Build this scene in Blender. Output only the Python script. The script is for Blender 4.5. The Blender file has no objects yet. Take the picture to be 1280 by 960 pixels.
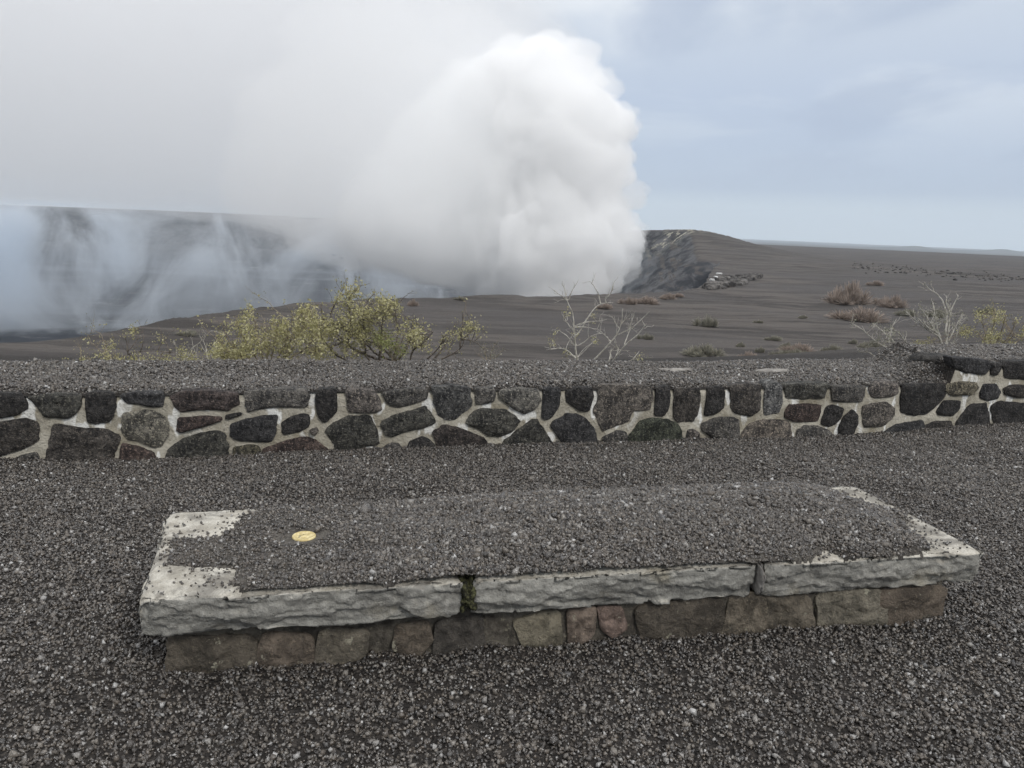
import bpy, math, random
import numpy as np
from mathutils import Matrix, Vector

C = bpy.context.scene
COL = C.collection
R = math.radians

# ------------------------------------------------------------------ photograph geometry
F = 960.0                      # focal length in pixels of the 1280 x 960 photograph
PITCH, ROLL, EYE = R(11.6), R(2.35), 1.6


def ray(u, v):
    u = np.asarray(u, float); v = np.asarray(v, float)
    x = (u - 640) / F; y = -(v - 480) / F
    c, s = math.cos(ROLL), math.sin(ROLL)
    X = c * x - s * y; Y = s * x + c * y
    a = math.pi / 2 - PITCH
    c, s = math.cos(a), math.sin(a)
    return np.stack([X, c * Y + s, s * Y - c], -1)


EYEP = np.array([0, 0, EYE])


def at_z(u, v, z):
    d = ray(u, v); t = (z - EYE) / d[..., 2]
    return EYEP + t[..., None] * d


def at_y(u, v, y):
    d = ray(u, v); t = y / d[..., 1]
    return EYEP + t[..., None] * d


def at_r(u, v, r):
    d = ray(u, v); t = r / np.hypot(d[..., 0], d[..., 1])
    return EYEP + t[..., None] * d


def theta_of(u, v):
    d = ray(u, v)
    return np.arctan2(d[..., 0], d[..., 1])


# ------------------------------------------------------------------ noise
_rs = np.random.RandomState(7)
_P = _rs.permutation(256); _P = np.concatenate([_P, _P, _P])
_G = _rs.normal(size=(256, 3)); _G /= np.linalg.norm(_G, axis=1)[:, None]


def perlin(p):
    p = np.asarray(p, float)
    i = np.floor(p).astype(int); f = p - i
    w = f * f * f * (f * (f * 6 - 15) + 10)
    i &= 255
    out = 0
    for dx in (0, 1):
        for dy in (0, 1):
            for dz in (0, 1):
                h = _P[_P[_P[i[..., 0] + dx] + i[..., 1] + dy] + i[..., 2] + dz]
                g = _G[h]
                dot = g[..., 0] * (f[..., 0] - dx) + g[..., 1] * (f[..., 1] - dy) + g[..., 2] * (f[..., 2] - dz)
                ww = (w[..., 0] if dx else 1 - w[..., 0]) * (w[..., 1] if dy else 1 - w[..., 1]) * (w[..., 2] if dz else 1 - w[..., 2])
                out = out + dot * ww
    return out * 1.5


def fbm(p, octaves=4, gain=0.5):
    a, s, o = 1.0, 0.0, 0
    for k in range(octaves):
        o = o + a * perlin(np.asarray(p) * 2.03 ** k + 17.3 * k); s += a; a *= gain
    return o / s


def billow(p, octaves=4, gain=0.5):
    a, s, o = 1.0, 0.0, 0
    for k in range(octaves):
        o = o + a * (1 - 2 * np.abs(perlin(np.asarray(p) * 2.1 ** k + 9.1 * k))); s += a; a *= gain
    return o / s


def facets(p, seed=0):
    """broken-stone facets: every cell is a tilted plane"""
    p = np.asarray(p, float); i = np.floor(p).astype(int)
    best = np.full(p.shape[:-1], 1e9); out = np.zeros(p.shape[:-1])
    for dx in (-1, 0, 1):
        for dy in (-1, 0, 1):
            for dz in (-1, 0, 1):
                c = i + [dx, dy, dz]; h = _P[(_P[(_P[(c[..., 0] + seed) & 255] + c[..., 1]) & 255] + c[..., 2]) & 255]
                q = c + .5 + .45 * _G[h]; d = ((p - q) ** 2).sum(-1)
                v = _G[(h * 7 + 3) & 255][..., 0] * .55 + ((p - q) * _G[(h * 5 + 11) & 255]).sum(-1) * .9
                m = d < best; out = np.where(m, v, out); best = np.where(m, d, best)
    return out


def sstep(a, b, x):
    t = np.clip((x - a) / (b - a), 0, 1)
    return t * t * (3 - 2 * t)


def p2(x, y, k=0.0):
    return np.stack([x, y, np.zeros_like(x) + k], -1)


# ------------------------------------------------------------------ scene helpers
def tag(o, label=None, cat=None, group=None, kind=None):
    if label: o['label'] = label
    if cat: o['category'] = cat
    if group: o['group'] = group
    if kind: o['kind'] = kind
    return o


def empty(name, loc=(0, 0, 0)):
    o = bpy.data.objects.new(name, None); COL.objects.link(o); o.location = loc
    return o


def mesh_obj(name, verts, polys, mat, parent=None, smooth=False, loc=None):
    """polys: (n,k) int array or list of such arrays"""
    me = bpy.data.meshes.new(name)
    if not isinstance(polys, (list, tuple)): polys = [polys]
    polys = [np.asarray(p, np.int32) for p in polys if len(p)]
    verts = np.asarray(verts, np.float32)
    if loc is not None: verts = verts - np.asarray(loc, np.float32)
    loops = np.concatenate([p.ravel() for p in polys])
    tot = np.concatenate([np.full(len(p), p.shape[1], np.int32) for p in polys])
    start = np.concatenate([[0], np.cumsum(tot)[:-1]]).astype(np.int32)
    me.vertices.add(len(verts)); me.vertices.foreach_set('co', verts.ravel())
    me.loops.add(len(loops)); me.loops.foreach_set('vertex_index', loops)
    me.polygons.add(len(tot)); me.polygons.foreach_set('loop_start', start)
    if smooth: me.polygons.foreach_set('use_smooth', np.ones(len(tot), bool))
    me.update(calc_edges=True)
    if mat is not None: me.materials.append(mat)
    o = bpy.data.objects.new(name, me); COL.objects.link(o)
    if loc is not None: o.location = loc
    if parent is not None:
        o.parent = parent
        if loc is None:                       # vertices were given in world space
            o.matrix_parent_inverse = Matrix.Translation(parent.location).inverted()
        else:
            o.location = Vector(loc) - parent.location
    return o


def grid_faces(nu, nv, wrap_u=False, off=0):
    i = np.arange(nu if wrap_u else nu - 1)[:, None]; j = np.arange(nv - 1)[None]
    a = i * nv + j; b = ((i + 1) % nu) * nv + j
    return (np.stack([a, b, b + 1, a + 1], -1).reshape(-1, 4) + off)


# ------------------------------------------------------------------ materials
class NT:
    def __init__(s, name, vol=False):
        s.m = bpy.data.materials.new(name); s.m.use_nodes = True
        s.t = s.m.node_tree; s.n = s.t.nodes; s.n.clear()
        s.out = s.n.new('ShaderNodeOutputMaterial')

    def node(s, typ, **kw):
        n = s.n.new(typ)
        for k, v in kw.items():
            if k in n.inputs: s.put(n.inputs[k], v)
            else: setattr(n, k, v)
        return n

    def put(s, sock, v):
        if hasattr(v, 'is_linked') or hasattr(v, 'links'): s.t.links.new(v, sock)
        else: sock.default_value = v

    def noise(s, vec, scale, detail=4, rough=0.55, dist=0.0):
        n = s.node('ShaderNodeTexNoise'); s.put(n.inputs['Vector'], vec)
        n.inputs['Scale'].default_value = scale; n.inputs['Detail'].default_value = detail
        n.inputs['Roughness'].default_value = rough; n.inputs['Distortion'].default_value = dist
        return n.outputs['Fac']

    def voro(s, vec, scale, feature='F1', out='Distance', rnd=1.0):
        n = s.node('ShaderNodeTexVoronoi', feature=feature); s.put(n.inputs['Vector'], vec)
        n.inputs['Scale'].default_value = scale; n.inputs['Randomness'].default_value = rnd
        return n.outputs[out]

    def ramp(s, fac, stops, interp='LINEAR'):
        n = s.node('ShaderNodeValToRGB'); s.put(n.inputs['Fac'], fac)
        e = n.color_ramp.elements; n.color_ramp.interpolation = interp
        while len(e) < len(stops): e.new(0.5)
        for el, (p, c) in zip(e, stops):
            el.position = p; el.color = (*c, 1) if isinstance(c, tuple) else (c, c, c, 1)
        return n.outputs['Color']

    def mix(s, fac, a, b, mode='MIX'):
        n = s.node('ShaderNodeMix', data_type='RGBA', blend_type=mode)
        s.put(n.inputs[0], fac)
        for sock, v in ((n.inputs[6], a), (n.inputs[7], b)):
            if isinstance(v, tuple) and len(v) == 3: v = (*v, 1)
            s.put(sock, v)
        return n.outputs[2]

    def math(s, op, a, b=0.0, c=0.0, clamp=False):
        n = s.node('ShaderNodeMath', operation=op, use_clamp=clamp)
        s.put(n.inputs[0], a); s.put(n.inputs[1], b); s.put(n.inputs[2], c)
        return n.outputs[0]

    def mapr(s, v, a, b, c=0.0, d=1.0, smooth=True):
        n = s.node('ShaderNodeMapRange', interpolation_type='SMOOTHSTEP' if smooth else 'LINEAR')
        s.put(n.inputs['Value'], v)
        for k, x in (('From Min', a), ('From Max', b), ('To Min', c), ('To Max', d)): s.put(n.inputs[k], x)
        return n.outputs['Result']

    def mapping(s, vec, scale=(1, 1, 1), rot=(0, 0, 0), loc=(0, 0, 0)):
        n = s.node('ShaderNodeMapping'); s.put(n.inputs['Vector'], vec)
        n.inputs['Scale'].default_value = scale; n.inputs['Rotation'].default_value = rot
        n.inputs['Location'].default_value = loc
        return n.outputs['Vector']

    def obj(s): return s.node('ShaderNodeTexCoord').outputs['Object']
    def geo(s, k='Position'): return s.node('ShaderNodeNewGeometry').outputs[k]

    def bump(s, h, strength=0.5, dist=0.01, normal=None):
        n = s.node('ShaderNodeBump'); s.put(n.inputs['Height'], h)
        n.inputs['Strength'].default_value = strength; n.inputs['Distance'].default_value = dist
        if normal is not None: s.put(n.inputs['Normal'], normal)
        return n.outputs['Normal']

    def surf(s, color, rough=0.8, normal=None, spec=0.5, metal=0.0, trans=None):
        b = s.node('ShaderNodeBsdfPrincipled')
        if isinstance(color, tuple): color = (*color[:3], 1)
        s.put(b.inputs['Base Color'], color); s.put(b.inputs['Roughness'], rough)
        s.put(b.inputs['Specular IOR Level'], spec); s.put(b.inputs['Metallic'], metal)
        if normal is not None: s.put(b.inputs['Normal'], normal)
        sh = b.outputs[0]
        if trans is not None:
            tr = s.node('ShaderNodeBsdfTranslucent'); s.put(tr.inputs['Color'], color)
            mx = s.node('ShaderNodeMixShader'); mx.inputs[0].default_value = trans
            s.t.links.new(sh, mx.inputs[1]); s.t.links.new(tr.outputs[0], mx.inputs[2]); sh = mx.outputs[0]
        s.t.links.new(sh, s.out.inputs['Surface'])
        return s.m

    def volume(s, density, color, aniso=0.0, absorb=None):
        v = s.node('ShaderNodeVolumePrincipled')
        s.put(v.inputs['Density'], density); s.put(v.inputs['Color'], (*color, 1)); v.inputs['Anisotropy'].default_value = aniso
        if absorb: v.inputs['Absorption Color'].default_value = (*absorb, 1)
        s.t.links.new(v.outputs[0], s.out.inputs['Volume'])
        return s.m


M = {}
# cinder grains
t = NT('cinder_grains')
rnd = t.geo('Random Per Island')
pos = t.geo()
c = t.ramp(rnd, [(0.0, (.027, .024, .022)), (.30, (.056, .048, .041)), (.64, (.124, .103, .081)), (.78, (.070, .068, .068)),
                 (.89, (.19, .166, .138)), (.96, (.27, .258, .24)), (.985, (.38, .372, .36)), (1.0, (.58, .575, .56))])  # the palest grain tones also stand in for glinting facets
c = t.mix(t.mapr(t.noise(pos, 1.3, 4), .35, .7, 0.0, .35), c, (.060, .050, .042))
c = t.mix(t.mapr(t.noise(pos, 230, 2), .50, .62, 0, .55), c, (.020, .018, .017))
c = t.mix(t.mapr(t.noise(pos, 290, 1), .63, .70, 0, .85), c, (.46, .455, .445))  # small sparkles of light painted in as pale specks
M['grain'] = t.surf(c, t.mapr(t.math('FRACT', t.math('MULTIPLY', rnd, 17.3)), 0, 1, .18, .65), t.bump(t.noise(pos, 420, 2), .5, .003), .7)

# terrain sheet
t = NT('cinder_ground')
pos = t.geo()
sep = t.node('ShaderNodeSeparateXYZ'); t.put(sep.inputs[0], pos)
dist = t.node('ShaderNodeVectorMath', operation='LENGTH'); t.put(dist.inputs[0], pos)
far = t.mapr(dist.outputs['Value'], 10, 30)
near_c = t.ramp(t.voro(pos, 75, 'F1', 'Color'), [(0, (.014, .0125, .0115)), (.7, (.034, .030, .027)), (1, (.075, .066, .058))])  # sheet coloured almost black to paint the shade in gaps between grains
st = t.mapping(pos, (.05, .35, .05), (0, 0, R(8)))
bands = t.math('ADD', t.math('MULTIPLY', t.noise(st, 1.6, 7, .62, .6), .4), t.math('MULTIPLY', t.noise(t.mapping(pos, (.016, .085, .05), (0, 0, R(-6))), 1.5, 6, .6, 1.2), .6))
patch = t.noise(pos, .018, 5, .6)
plain_c = t.mix(t.mapr(bands, .44, .56), (.041, .036, .033), (.093, .082, .074))
plain_c = t.mix(t.mapr(patch, .42, .65), plain_c, (.066, .060, .058))
plain_c = t.mix(t.mapr(t.noise(pos, .9, 3, .7), .56, .75, 0, .35), plain_c, (.13, .118, .105))
# lava of the crater floor and its walls
deep = t.mapr(sep.outputs['Z'], -92, -70, 1, 0)
nsep = t.node('ShaderNodeSeparateXYZ'); t.put(nsep.inputs[0], t.geo('Normal'))
steep = t.math('MULTIPLY', t.mapr(nsep.outputs['Z'], .93, .84, 0, 1), t.mapr(dist.outputs['Value'], 120, 140))
wallz = t.math('MAXIMUM', t.mapr(sep.outputs['Z'], -30, -18, 1, 0), steep)
stf = t.mapping(pos, (.0016, .006, .01), (0, 0, R(-6)))
lava = t.mix(t.mapr(t.noise(stf, 1.7, 7, .6, .8), .44, .66), (.018, .021, .028), (.080, .088, .102))
lava = t.mix(t.mapr(t.noise(t.mapping(pos, (1, 3.0, 1)), .016, 8, .78), .55, .68, 0, .7), lava, (.30, .30, .29))
cliff = t.mix(t.mapr(t.noise(t.mapping(pos, (1, .6, 2.0), (0, R(35), 0)), .085, 8, .70, .5), .42, .60), (.026, .028, .033), (.105, .104, .108))
col = t.mix(wallz, plain_c, cliff)
col = t.mix(deep, col, lava)
# sulphur staining high on the cone's broken face
sul = t.node('ShaderNodeVectorMath', operation='DISTANCE'); t.put(sul.inputs[0], pos)
_s = at_r(852, 302, 478); sul.inputs[1].default_value = tuple(_s)
sulf = t.math('MULTIPLY', t.mapr(sul.outputs['Value'], 8, 26, 1, 0), t.mapr(t.noise(t.mapping(pos, (1, 1, .5)), .17, 5, .7), .50, .60))
col = t.mix(t.math('MULTIPLY', sulf, .95), col, (.46, .44, .35))
sul2 = t.node('ShaderNodeVectorMath', operation='DISTANCE'); t.put(sul2.inputs[0], pos)
_s = at_r(850, 322, 462); sul2.inputs[1].default_value = tuple(_s)
sulf2 = t.math('MULTIPLY', t.mapr(sul2.outputs['Value'], 4, 20, 1, 0), t.mapr(t.noise(t.mapping(pos, (1, 1, 3)), .16, 5, .7), .5, .64))
col = t.mix(t.math('MULTIPLY', sulf2, .6), col, (.24, .25, .17))
# far lowlands are scrub covered
col = t.mix(t.mapr(dist.outputs['Value'], 1500, 4200), col, t.mix(t.mapr(t.noise(pos, .0016, 5), .4, .62), (.035, .036, .032), (.075, .07, .055)))
col = t.mix(t.math('SUBTRACT', 1.0, far), col, near_c)
# keep crater lava colour at every distance
inside = t.mapr(sep.outputs['Z'], -99, -85, 1, 0)
col = t.mix(inside, col, lava)
hb = t.math('ADD', t.math('MULTIPLY', bands, 1.0), t.math('MULTIPLY', t.noise(pos, 2.2, 5, .65), .25))
nrm = t.bump(hb, .9, .7)
nrm = t.bump(t.voro(pos, 75), .8, .012, nrm)
M['terrain'] = t.surf(col, .92, nrm, .25)

# wall stone, tinted per stone
t = NT('lava_stone')
o = t.obj(); oi = t.node('ShaderNodeObjectInfo')
base = oi.outputs['Color']
offs = t.node('ShaderNodeVectorMath', operation='ADD'); t.put(offs.inputs[0], o)
t.put(offs.inputs[1], t.geo())
n1 = t.noise(o, 13, 8, .7, .5); n2 = t.noise(o, 60, 5, .7); pits = t.voro(o, 85)
c = t.mix(t.mapr(n1, .38, .64), t.mix(1.0, base, (.38, .38, .40), 'MULTIPLY'), t.mix(1.0, base, (1.6, 1.56, 1.5), 'MULTIPLY'))
c = t.mix(t.mapr(n2, .52, .66, 0, .75), c, t.mix(1.0, base, (3.6, 3.45, 3.15), 'MULTIPLY'))
c = t.mix(t.mapr(n2, .30, .44, .7, 0), c, (.013, .012, .012))
c = t.mix(t.mapr(pits, .16, .36, .8, 0), c, (.012, .011, .011))
c = t.mix(t.mapr(t.noise(o, 24, 6, .75), .62, .70, 0, .6), c, (.22, .215, .19))
h = t.math('ADD', t.math('MULTIPLY', n1, 1.3), t.math('ADD', t.math('MULTIPLY', n2, .7), t.math('MULTIPLY', t.mapr(pits, 0, .4), .45)))
M['stone'] = t.surf(c, .85, t.bump(h, 1.0, .05), .4)

# mortar
t = NT('mortar')
o = t.geo()
n1 = t.noise(o, 6, 6, .6); n2 = t.noise(o, 60, 4, .6)
c = t.mix(t.mapr(n1, .35, .65), (.30, .275, .22), (.47, .44, .37))
wm = t.math('MULTIPLY', t.mapr(t.noise(t.mapping(o, (1, 1, .45)), 7.5, 3, .5), .555, .61), t.mapr(sep.outputs['Z'] if False else t.noise(o, 1.1, 2), .36, .5))
c = t.mix(t.math('MULTIPLY', wm, .9), c, (.80, .80, .77))
c = t.mix(t.mapr(t.noise(o, 3.1, 6, .65), .5, .68, 0, .6), c, (.21, .18, .12))
c = t.mix(t.mapr(t.noise(o, 26, 5, .7), .54, .68, 0, .55), c, (.14, .13, .11))
M['mortar'] = t.surf(c, .9, t.bump(t.math('ADD', n2, t.math('MULTIPLY', n1, 1.5)), .9, .016), .2)

# bench stone
t = NT('bench_stone')
o = t.geo(); nz = t.node('ShaderNodeSeparateXYZ'); t.put(nz.inputs[0], t.geo('Normal'))
n1 = t.noise(o, 5, 7, .62, .3); n2 = t.noise(o, 38, 6, .65); n3 = t.noise(o, 160, 3, .6)
c = t.mix(t.mapr(n1, .35, .68), (.190, .185, .168), (.305, .298, .27))
c = t.mix(t.mapr(n2, .48, .66, 0, .6), c, (.39, .38, .345))
c = t.mix(t.mapr(n2, .30, .44, .7, 0), c, (.085, .083, .076))
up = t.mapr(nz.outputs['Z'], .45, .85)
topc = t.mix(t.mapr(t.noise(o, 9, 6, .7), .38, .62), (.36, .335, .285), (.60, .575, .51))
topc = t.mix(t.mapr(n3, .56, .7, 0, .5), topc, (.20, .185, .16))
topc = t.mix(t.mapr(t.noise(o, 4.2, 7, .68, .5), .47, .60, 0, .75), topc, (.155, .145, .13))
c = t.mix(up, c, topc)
c = t.mix(t.mapr(t.noise(o, 2.7, 5, .6), .57, .70, 0, .5), c, (.34, .30, .215))
M['slab'] = t.surf(c, .88, t.bump(t.math('ADD', t.math('MULTIPLY', n2, 1.0), t.math('MULTIPLY', n3, .35)), .9, .014), .3)

t = NT('ash_dust')
o = t.geo()
c = t.mix(t.mapr(t.noise(o, 8, 6, .7), .36, .62), (.034, .031, .028), (.115, .106, .094))
c = t.mix(t.mapr(t.voro(o, 120), .2, .5, .6, 0), c, (.02, .018, .017))
M['ash_dust'] = t.surf(c, .95, t.bump(t.noise(o, 150, 3), .8, .006), .2)

t = NT('moss')
o = t.geo()
c = t.mix(t.mapr(t.noise(o, 60, 5), .4, .62), (.022, .022, .016), (.10, .10, .05))
M['moss'] = t.surf(c, .95, t.bump(t.noise(o, 90, 4), 1, .02), .2)

t = NT('brass')
o = t.geo()
c = t.mix(t.mapr(t.noise(o, 60, 4), .4, .7), (.50, .40, .18), (.74, .64, .36))
M['brass'] = t.surf(c, .55, t.bump(t.noise(o, 200, 2), .1, .002), .5, .25)

t = NT('cap_stone')
o = t.geo()
c = t.mix(t.mapr(t.noise(o, 12, 6, .7), .35, .65), (.15, .14, .13), (.30, .285, .262))
M['cap'] = t.surf(c, .9, t.bump(t.noise(o, 45, 5), .7, .01), .3)


def bark_mat(name, a, b):
    t = NT(name); o = t.geo()
    c = t.mix(t.mapr(t.noise(t.mapping(o, (1, 1, .3)), 60, 4), .4, .62), a, b)
    return t.surf(c, .85, t.bump(t.noise(o, 120, 3), .5, .004), .3)


M['bark_pale'] = bark_mat('pale_bark', (.30, .28, .24), (.52, .50, .45))
M['bark_dark'] = bark_mat('dark_bark', (.075, .062, .052), (.20, .172, .14))
M['bark_tan'] = bark_mat('tan_bark', (.16, .13, .09), (.34, .29, .21))


def leaf_mat(name, a, b, c2):
    t = NT(name); r = t.geo('Random Per Island')
    c = t.ramp(r, [(0, a), (.55, b), (1, c2)])
    return t.surf(c, .6, None, .35, trans=.35)


M['leaf_yellow'] = leaf_mat('yellow_leaf', (.19, .18, .08), (.40, .375, .18), (.60, .565, .35))
M['leaf_green'] = leaf_mat('green_leaf', (.11, .125, .045), (.25, .27, .10), (.42, .42, .20))
M['leaf_grey'] = leaf_mat('grey_leaf', (.12, .12, .085), (.25, .245, .18), (.42, .41, .33))


def scrub_mat(name, a, b):
    t = NT(name); r = t.geo('Random Per Island')
    return t.surf(t.ramp(r, [(0, a), (1, b)]), .9, None, .2, trans=.25)


M['scrub_brown'] = scrub_mat('brown_scrub', (.20, .165, .14), (.44, .37, .32))
M['scrub_grey'] = scrub_mat('grey_scrub', (.15, .145, .12), (.36, .345, .28))
t = NT('outcrop_rock')
o = t.geo()
c = t.mix(t.mapr(t.noise(o, .6, 6, .7), .4, .64), (.036, .033, .032), (.16, .15, .14))
M['outcrop'] = t.surf(c, .9, t.bump(t.noise(o, 1.4, 5), .9, .5), .3)
t = NT('mineral_crust')
o = t.geo()
M['crust'] = t.surf(t.mix(t.mapr(t.noise(o, .9, 4), .4, .6), (.50, .50, .49), (.80, .80, .79)), .9, None, .2)

# ------------------------------------------------------------------ wall line
_bx = np.array([-3.283, -1.824, .018, 2.747, 4.789]); _by = np.array([4.734, 4.991, 5.6, 6.2, 6.988])
WP = np.polyfit(_bx, _by, 2)


def wall_y(x): return np.polyval(WP, x)


def wall_n(x):
    s = np.polyval(np.polyder(WP), x); n = np.stack([s, -np.ones_like(s)], -1)
    return n / np.linalg.norm(n, axis=-1)[..., None]


def on_wall(u, v):
    """photo pixel -> (x, z) on the wall's front face"""
    d = ray(u, v); t = np.full(d.shape[:-1], 5.0)
    for _ in range(30):
        t = .5 * t + .5 * wall_y(t * d[..., 0]) / d[..., 1]
    return t * d[..., 0], EYE + t * d[..., 2]


WALL_T = 1.10
_u = np.array([0, 100, 200, 300, 400, 500, 640, 760, 900, 1000, 1080, 1200, 1280])
_v = np.array([573, 574, 572, 567, 563, 559, 554, 552, 548, 546, 542, 532, 528])
_gx, _gz = on_wall(_u, _v)
_tx, _tz = on_wall(np.array([0, 100, 200, 300, 400, 500, 640, 760, 900, 1000, 1080, 1180]),
                   np.array([491, 491, 490, 488, 486, 485, 484, 483, 482, 481, 479, 477]))


def wall_base_z(x): return np.interp(x, _gx, _gz)
def wall_top_z(x): return np.interp(x, _tx, _tz)


def wall_dist(x, y):
    """signed distance behind (+) the wall's front face"""
    s = np.polyval(np.polyder(WP), np.clip(x, -6, 7))
    yw = np.where(x < -6, np.polyval(WP, -6) + (x + 6) * .06, np.where(x > 7, np.polyval(WP, 7) + (x - 7) * .6, wall_y(np.clip(x, -6, 7))))
    return (y - yw) / np.sqrt(1 + s * s)


# ------------------------------------------------------------------ terrain
PLAIN = -10.4
FLOOR = -100.0
_ru = np.array([-260, 0, 60, 130, 190, 240, 290, 400, 500, 590, 680, 780, 850, 872, 880, 884, 891, 899])
_rv = np.array([436, 430, 428, 419, 408, 399, 391, 381, 377, 372.5, 374.5, 371.5, 366, 362, 358, 347, 338, 332])
_rp = at_z(_ru, _rv, PLAIN)
_rth = np.arctan2(_rp[:, 0], _rp[:, 1]); _rr = np.hypot(_rp[:, 0], _rp[:, 1])
_fu = np.array([-260, 0, 200, 400, 560, 690, 760, 795, 820, 845, 862, 868, 873, 881, 899])
_fr = np.array([2300, 2150, 2100, 2000, 1600, 900, 600, 530, 508, 490, 482, 450, 405, 335, _rr[-1] + 1])
_fth = theta_of(_fu, np.full(len(_fu), 300.))
# skyline of the crater's far rim and of the cone's ridge, as heights at their distance
_sv = np.array([244, 256, 263, 272, 280, 292, 298, 296.5, 293.5, 290.5, 289.3, 0, 0, 0, 0])
_sz = np.array([at_r(u, v, r)[2] if v else np.nan for u, v, r in zip(_fu, _sv, _fr)])
APEX = at_r(867, 288.6, 484)
_fth2 = np.linspace(theta_of(560., 300.), _fth[-1], 160); _fr2 = np.interp(_fth2, _fth, _fr)
FRIM = np.stack([_fr2 * np.sin(_fth2), _fr2 * np.cos(_fth2)], -1)


def rim_r(th): return np.interp(th, _rth, _rr)
def far_r(th): return np.interp(th, _fth, _fr)


def near_height(x, y):
    """lookout terrace: cinders in front of the wall"""
    h = .030 * fbm(p2(x * 1.0, y * 1.0), 3) + .022 * fbm(p2(x * 3.1, y * 3.1, 4.0), 3)
    bx_, by_ = x + 1.165, y - 2.47; s_ = np.clip((bx_ * 3.04 + by_ * .58) / (3.04 ** 2 + .58 ** 2), 0, 1)
    db_ = np.hypot(bx_ - s_ * 3.04, by_ - s_ * .58)
    h = h + .034 * np.exp(-(db_ / .11) ** 2) * np.clip(.45 + 1.3 * fbm(p2(x * 4.5, y * 4.5, 7.), 2), 0, 2)
    d = wall_dist(x, y)
    k = sstep(-1.3, -.02, d)
    h = h * (1 - .6 * k) + k * wall_base_z(np.clip(x, -4.5, 5))
    return h


def height(x, y):
    r = np.hypot(x, y); th = np.arctan2(x, y)
    d = wall_dist(x, y)
    front = near_height(x, y)
    mound = .30
    desc = sstep(1.1, 58, d) * .35 + np.clip((d - 1.0) / 52, 0, 1) * .65
    back = mound + (PLAIN - mound) * np.clip(desc, 0, 1)
    und = np.clip((d - 40) / 40, 0, 1) * np.clip(1 - (r - 900) / 1500, 0, 1)
    dune = fbm(p2(x * .010 + .004 * y, y * .035), 4) * .6 + billow(p2(x * .022 + .01 * y, y * .085 - x * .02, 3.), 4) * (.45 + .35 * sstep(300, 90, r)) * (r < 500)
    back = back + und * dune
    h = np.where(d < .55, front, back)
    h = np.where((d >= .3) & (d < 1.2), .12, h)
    # the plain sinks to the lowlands beyond a kilometre
    far_low = -46 - 10 * sstep(3500, 9000, r) + 5 * fbm(p2(x * .0006, y * .0015), 4)
    k = sstep(1100, 3600, r)
    h = np.where(r > 300, h * (1 - k) + far_low * k, h)
    # cinder cone
    dx, dy = x - APEX[0], y - APEX[1]
    right = np.clip(dx / 60, 0, 1)
    dd = np.sqrt((dx / np.where(dx > 0, 46, 150)) ** 2 + (dy / np.where(dy > 0, 220, 88)) ** 2 + .012) - .11
    top = APEX[2] - PLAIN
    cone = top * (.74 * np.exp(-1.4 * dd ** 1.6) + .26 * np.exp(-.8 * dd)) * 1.02
    rill = .5 * fbm(p2(np.arctan2(dx, -dy) * 9, dd * 1.2, 1.), 3) * np.exp(-dd)
    h = h + (cone + rill) * sstep(150, 260, r)
    # far rim behind the crater
    fr = far_r(th)
    sz = np.interp(th, _fth[:11], _sz[:11])
    beyond = sz - (r - fr) * .012
    k = sstep(_fth[9], _fth[6], th)
    plat = np.where(th < _fth[9], 1.0, 0.0) * sstep(-5, 0, r - fr)
    h = np.where((r > fr - 6) & (th < _fth[10]), h * (1 - k) + np.maximum(beyond, h) * k, h)
    # crater
    rr = rim_r(th)
    # the cone's broken side falls away from the rim line itself
    sel = (th > _fth[5]) & (th < _fth[-1]) & (r < fr) & (r > 140) & (r < 1000)
    dper = (fr - r).astype(float)
    if sel.any():
        px_, py_ = x[sel], y[sel]; best = np.full(px_.shape, 1e9)
        for a_0, a_1 in zip(FRIM[:-1], FRIM[1:]):
            e_ = a_1 - a_0; tt_ = np.clip(((px_ - a_0[0]) * e_[0] + (py_ - a_0[1]) * e_[1]) / (e_ @ e_), 0, 1)
            best = np.minimum(best, np.hypot(px_ - a_0[0] - tt_ * e_[0], py_ - a_0[1] - tt_ * e_[1]))
        dper[sel] = best
    rag = 1 + .10 * fbm(p2(th * 60, r * .004), 3)
    a = (r - rr) * 1.5
    b = dper * np.interp(th, [_fth[3], _fth[7]], [.55, .80]) * rag
    b = np.where(r > 200, b * np.clip(dper, 0, 9e9) / (np.clip(dper, 0, 9e9) + 5), b)
    hillm = (th > _fth[5]) * (r > 200)
    b = b + hillm * np.clip(b / 5, 0, 1) * (2.6 * fbm(p2(x * .06, y * .06, 6.), 5, .62) + 1.5 * billow(p2(x * .05 + b * .05, b * .13 - x * .03, 2.), 4))
    depth = np.minimum(a, b)
    depth = np.where((th < _rth[-1]) & (depth > 0), depth, 0)
    ribs = 1 + .34 * fbm(p2(th * 70 + depth * .02, depth * .05, 2.), 5, .6)
    ribs = np.where((th > .12) & (r > 200), 1 + (ribs - 1) * .35, ribs)
    z = h - depth * np.where(depth > 3, ribs, 1)
    floor = FLOOR + 3.5 * fbm(p2(x * .006, y * .006), 5) + 2.0 * fbm(p2(x * .03, y * .03, 5.), 3)
    terr = FLOOR + 26 + 4 * fbm(p2(x * .01, y * .01, 8.), 3)           # a slumped bench at the far side
    floor = np.where(fr - r < 420, np.maximum(floor, floor + (terr - floor) * sstep(400, 330, fr - r) * (th < -.2)), floor)
    h = np.where(depth > 0, np.maximum(z, floor), h)
    # two small cones on the skyline, far off
    for (u, v, rad, rc) in ((1145, 306.5, 170, 7000), (1130, 309, 260, 7100), (1254, 311, 190, 7600), (1215, 313, 300, 7600), (960, 303, 500, 9000)):
        q = at_r(u, v, rc); dd = np.hypot(x - q[0], y - q[1]) / rad
        h = np.where(dd < 3, np.maximum(h, h + (q[2] - h) * np.exp(-dd ** 1.5 * 1.2)), h)
    return h


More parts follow.
